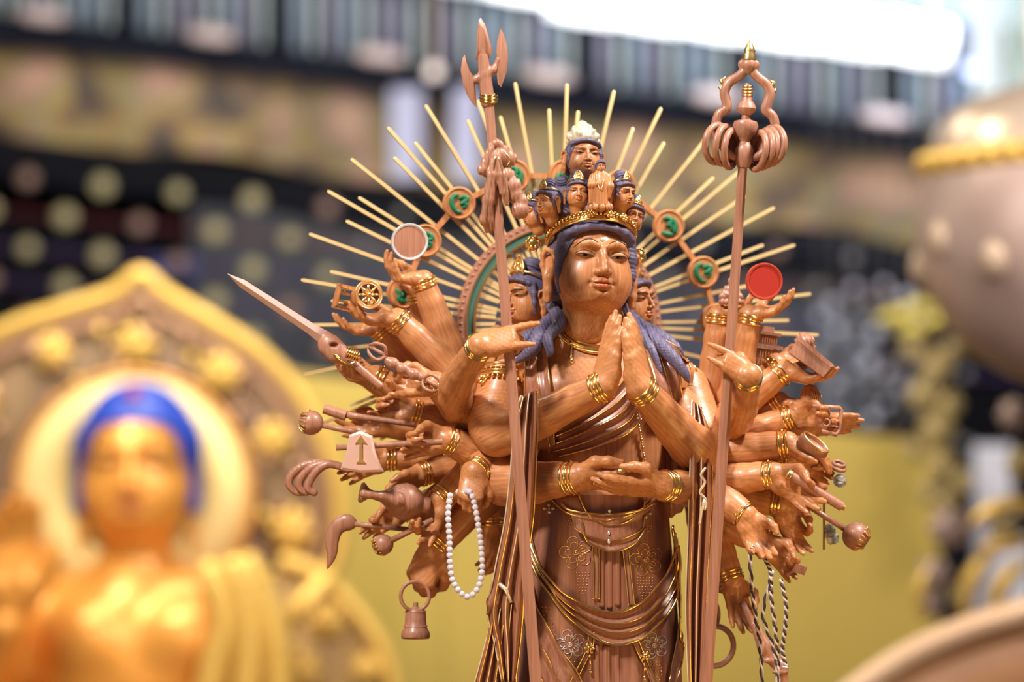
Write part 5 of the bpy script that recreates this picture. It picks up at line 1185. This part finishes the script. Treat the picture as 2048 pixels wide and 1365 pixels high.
g = MB(); g.prism([(-44, -14), (44, -14), (46, 12), (30, 16), (-46, 20)], Mx, 50, 0.04); mk('box_body', g, W_TOOL, o, smooth=False)
g = MB(); g.prism([(-47, 16), (44, 10), (48, 15), (44, 19), (-47, 25)], Mx, 54, 0.03); mk('box_lid', g, W_TOOL, o, smooth=False)
s = SDF(); s.ell(tf(Mx, (-34, 4, 24)), (20, 20, 16)); s.cap(tf(Mx, (-40, 8, 26)), tf(Mx, (-14, 8, 20)), 13, 8, k=6); mk('bundled_cloth', s.mesh(1.8, lambda X, Y, Z: 1.1*np.sin(0.8*X+0.3*Z+0*Y)), W_TOOL, o)
o = root('shell', 'ribbed gilt-tipped shell held above the fretted frame', 'shell', P(1618, 800, 30)); s = SDF(); s.ell(P(1620, 792, 25), (20, 14, 24), R=None); s.ell(P(1612, 806, 25), (12, 12, 14), k=6); mk('shell_body', s.mesh(1.7, lambda X, Y, Z: 0.9*np.sin(1.0*X-0.4*Z+0*Y)), W_SKIN, o)
g = MB()
for k in range(5): g.tube([P(1622+5*k, 778+3*k, 12), P(1628+4*k, 800+2*k, 10)], 1.4, 6)
mk('gilt_tip', g, GOLD_R, o)
o = root('fretted_frame', 'thin rectangular frame of pale wood pinched between fingers', 'frame', P(1655, 845, -30)); Mf = MT(P(1655, 840, -35)) @ MR('Y', 6) @ MR('Z', 20)
g = MB(); g.tube([tf(Mf, p) for p in ((-36, 0, 24), (24, 0, 26), (28, 0, 22), (28, 0, -20), (22, 0, -28), (-10, 0, -24))], 4.5, 8); mk('frame_border', g, W_TOOL, o)
g = MB()
for k in range(3): g.torus(tf(Mf, (-2+12*k, 0, -6)), (0, 1, 0), 7, 2.2, 20, 6)
mk('fretwork', g, W_TOOL, o)
o = root('conch_shell', 'open wooden conch shell with a gilt lip, held palm down', 'shell', P(1630, 890, -60)); X = dv(.75, 0, -.6); Zc = dv(.6, -.5, .75); Y_ = nz(np.cross(Zc, X)); Mc = M4(X, Y_, np.cross(X, Y_), P(1630, 888, -58))
g = MB(); rows = [];
for r_, z_ in ((1.0, 0), (.9, -5), (.62, -9), (.3, -11), (.02, -12)): rows.append([tf(Mc, (30*r_*math.cos(a), 18*r_*math.sin(a), z_+4)) for a in np.linspace(0, 2*math.pi, 33)])
g.sheet(rows); rows = []
for r_, z_ in ((1.0, 0), (1.12, -6), (1.08, -18), (.8, -30), (.3, -36), (.02, -37)): rows.append([tf(Mc, (30*r_*math.cos(a), 18*r_*math.sin(a), z_+4)) for a in np.linspace(0, 2*math.pi, 33)])
g.sheet(rows[::-1]); mk('conch_body', g, W_TOOL, o); g = MB(); g.tube([tf(Mc, (30*math.cos(a), 18*math.sin(a), 4)) for a in np.linspace(0, 2*math.pi, 40, endpoint=False)], 2, 6, closed=True); mk('gilt_lip', g, GOLD_R, o)
o = root('scroll', 'rolled wooden scroll rod with gilt ends held across the palm', 'scroll', P(1630, 985, -90)); g = rod(1578, 950, -100, 1684, 1014, -95, 9.5, 9.5, 14); mk('scroll_roll', g, W_TOOL, o, sharp=40)
g = rod(1574, 948, -100, 1582, 953, -100, 11, 11, 14); g2 = rod(1684, 1014, -95, 1690, 1017, -95, 6, 6, 12); mk('scroll_end', g, GOLD_R, o); mk('scroll_end', g2, W_SKIN, o)
o = root('crystal_jewel', 'clear jewel ball set in a curled wooden holder at the outer hand', 'jewel', P(1680, 955, 20)); g = MB(); g.ball(P(1680, 962, 10), 14, 20); mk('jewel_ball', g, GEM, o); g = MB(); g.torus(P(1676, 936, 15), (.3, -.4, 1), 14, 4, 28, 8); g.torus(P(1678, 928, 18), (.2, -.4, 1), 12, 3.5, 28, 8); mk('holder', g, W_TOOL, o, kind='stuff'); g = rod(1610, 905, 20, 1668, 950, 16, 6, 5); mk('holder_grip', g, W_TOOL, o)
o = root('faceted_gem', 'sparkling faceted clear gem on a thin blade under the outer hand', 'gem', P(1664, 1072, 30)); g = MB(); prng = random.Random(4)
for k in range(26): g.box(MT(P(1664+prng.uniform(-8, 8), 1070+prng.uniform(-16, 16), 20+prng.uniform(-6, 6))) @ MR('X', prng.uniform(0, 90)) @ MR('Z', prng.uniform(0, 90)), 10, 10, 10)
mk('gem_cluster', g, GEM, o, smooth=False, kind='stuff'); g = MB(); g.box(MT(P(1648, 1040, 25)), 4, 10, 120); mk('thin_blade', g, W_TOOL, o)
o = root('square_seal', 'small square wooden seal block held by the low outer hand', 'seal', P(1600, 1140, 0)); g = MB(); g.prism([(-14, -9), (14, -9), (14, 9), (-14, 9)], MT(P(1598, 1138, -5)) @ MR('Y', 20), 20, .1); mk('seal_block', g, W_TOOL, o, smooth=False); g = rod(1572, 1150, 0, 1592, 1140, -3, 6, 6); mk('seal_grip', g, W_TOOL, o)
o = root('short_staff', 'short carved skull-headed staff slanting down from the lowest right-side hand', 'staff', P(1560, 1365, 0)); g = rod(1482, 1205, -10, 1550, 1330, -25, 8, 9, 10, ext=0); mk('staff_shaft', g, W_TOOL, o)
s = SDF(); s.chain([P(1508, 1250, -18), P(1530, 1295, -22), P(1548, 1325, -25)], [8, 15, 11], k=5); s.chain([P(1548, 1320, -25), P(1562, 1335, -25), P(1566, 1372, -25), P(1566, 1420, -25)], [10, 14, 11, 10], k=6); s.ell(P(1540, 1322, -30), (16, 9, 6), k=4); s.ell(P(1560, 1345, -35), (16, 8, 5), k=4); mk('carved_head', s.mesh(1.8), W_TOOL, o)
o = root('bangle_ring', 'plain dark wooden hoop hanging behind the ringed staff', 'ring', P(1436, 1340, 60)); g = MB(); g.torus(P(1430, 1293, 60), (.3, -1, 0), 40, 6, 44, 9); mk('hoop', g, W_TOOL, o)
g = MB(); g.torus(P(1424, 1232, 70), (1, -.6, 0), 26, 6, 36, 9); tag(mk('wooden_hoop', g, W_TOOL), 'smaller wooden hoop partly hidden above the plain dark hoop', 'ring')
# ---- twisted cord
RD = mat('cord_dark', (0.05, 0.03, 0.035), 0.6); RL = mat('cord_light', (0.62, 0.50, 0.42), 0.5)
o = root('twisted_cord', 'dark and light twisted cord looped through a lowered cupped hand', 'cord', P(1500, 1102, -120))
for pts in (((1505, 1095), (1500, 1110), (1504, 1180), (1512, 1240), (1520, 1290), (1524, 1365), (1526, 1430)), ((1530, 1120), (1540, 1140), (1540, 1165), (1526, 1230), (1545, 1290), (1555, 1340), (1560, 1430)),
            ((1542, 1150), (1543, 1200), (1552, 1270), (1556, 1330), (1552, 1430)), ((1562, 1160), (1572, 1210), (1570, 1260), (1565, 1300), (1572, 1336))):
    sp = spline([tuple(P(x, y, -112+8*math.sin(y/50))) for x, y in pts], 110)
    for ph, m_, nm in ((0, RD, 'dark_strand'), (math.pi, RL, 'light_strand')):
        g = MB(); g.tube([p+2.3*V(math.cos(i*.62+ph), math.sin(i*.62+ph), 0) for i, p in enumerate(sp)], 2.4, 6); mk(nm, g, m_, o)
g = MB(); g.torus(P(1570, 1336, -112), (.2, .3, 1), 5, 2.4, 16, 6); g.ball(P(1543, 1146, -114), 6.5, 10); mk('knot', g, SILV, o)
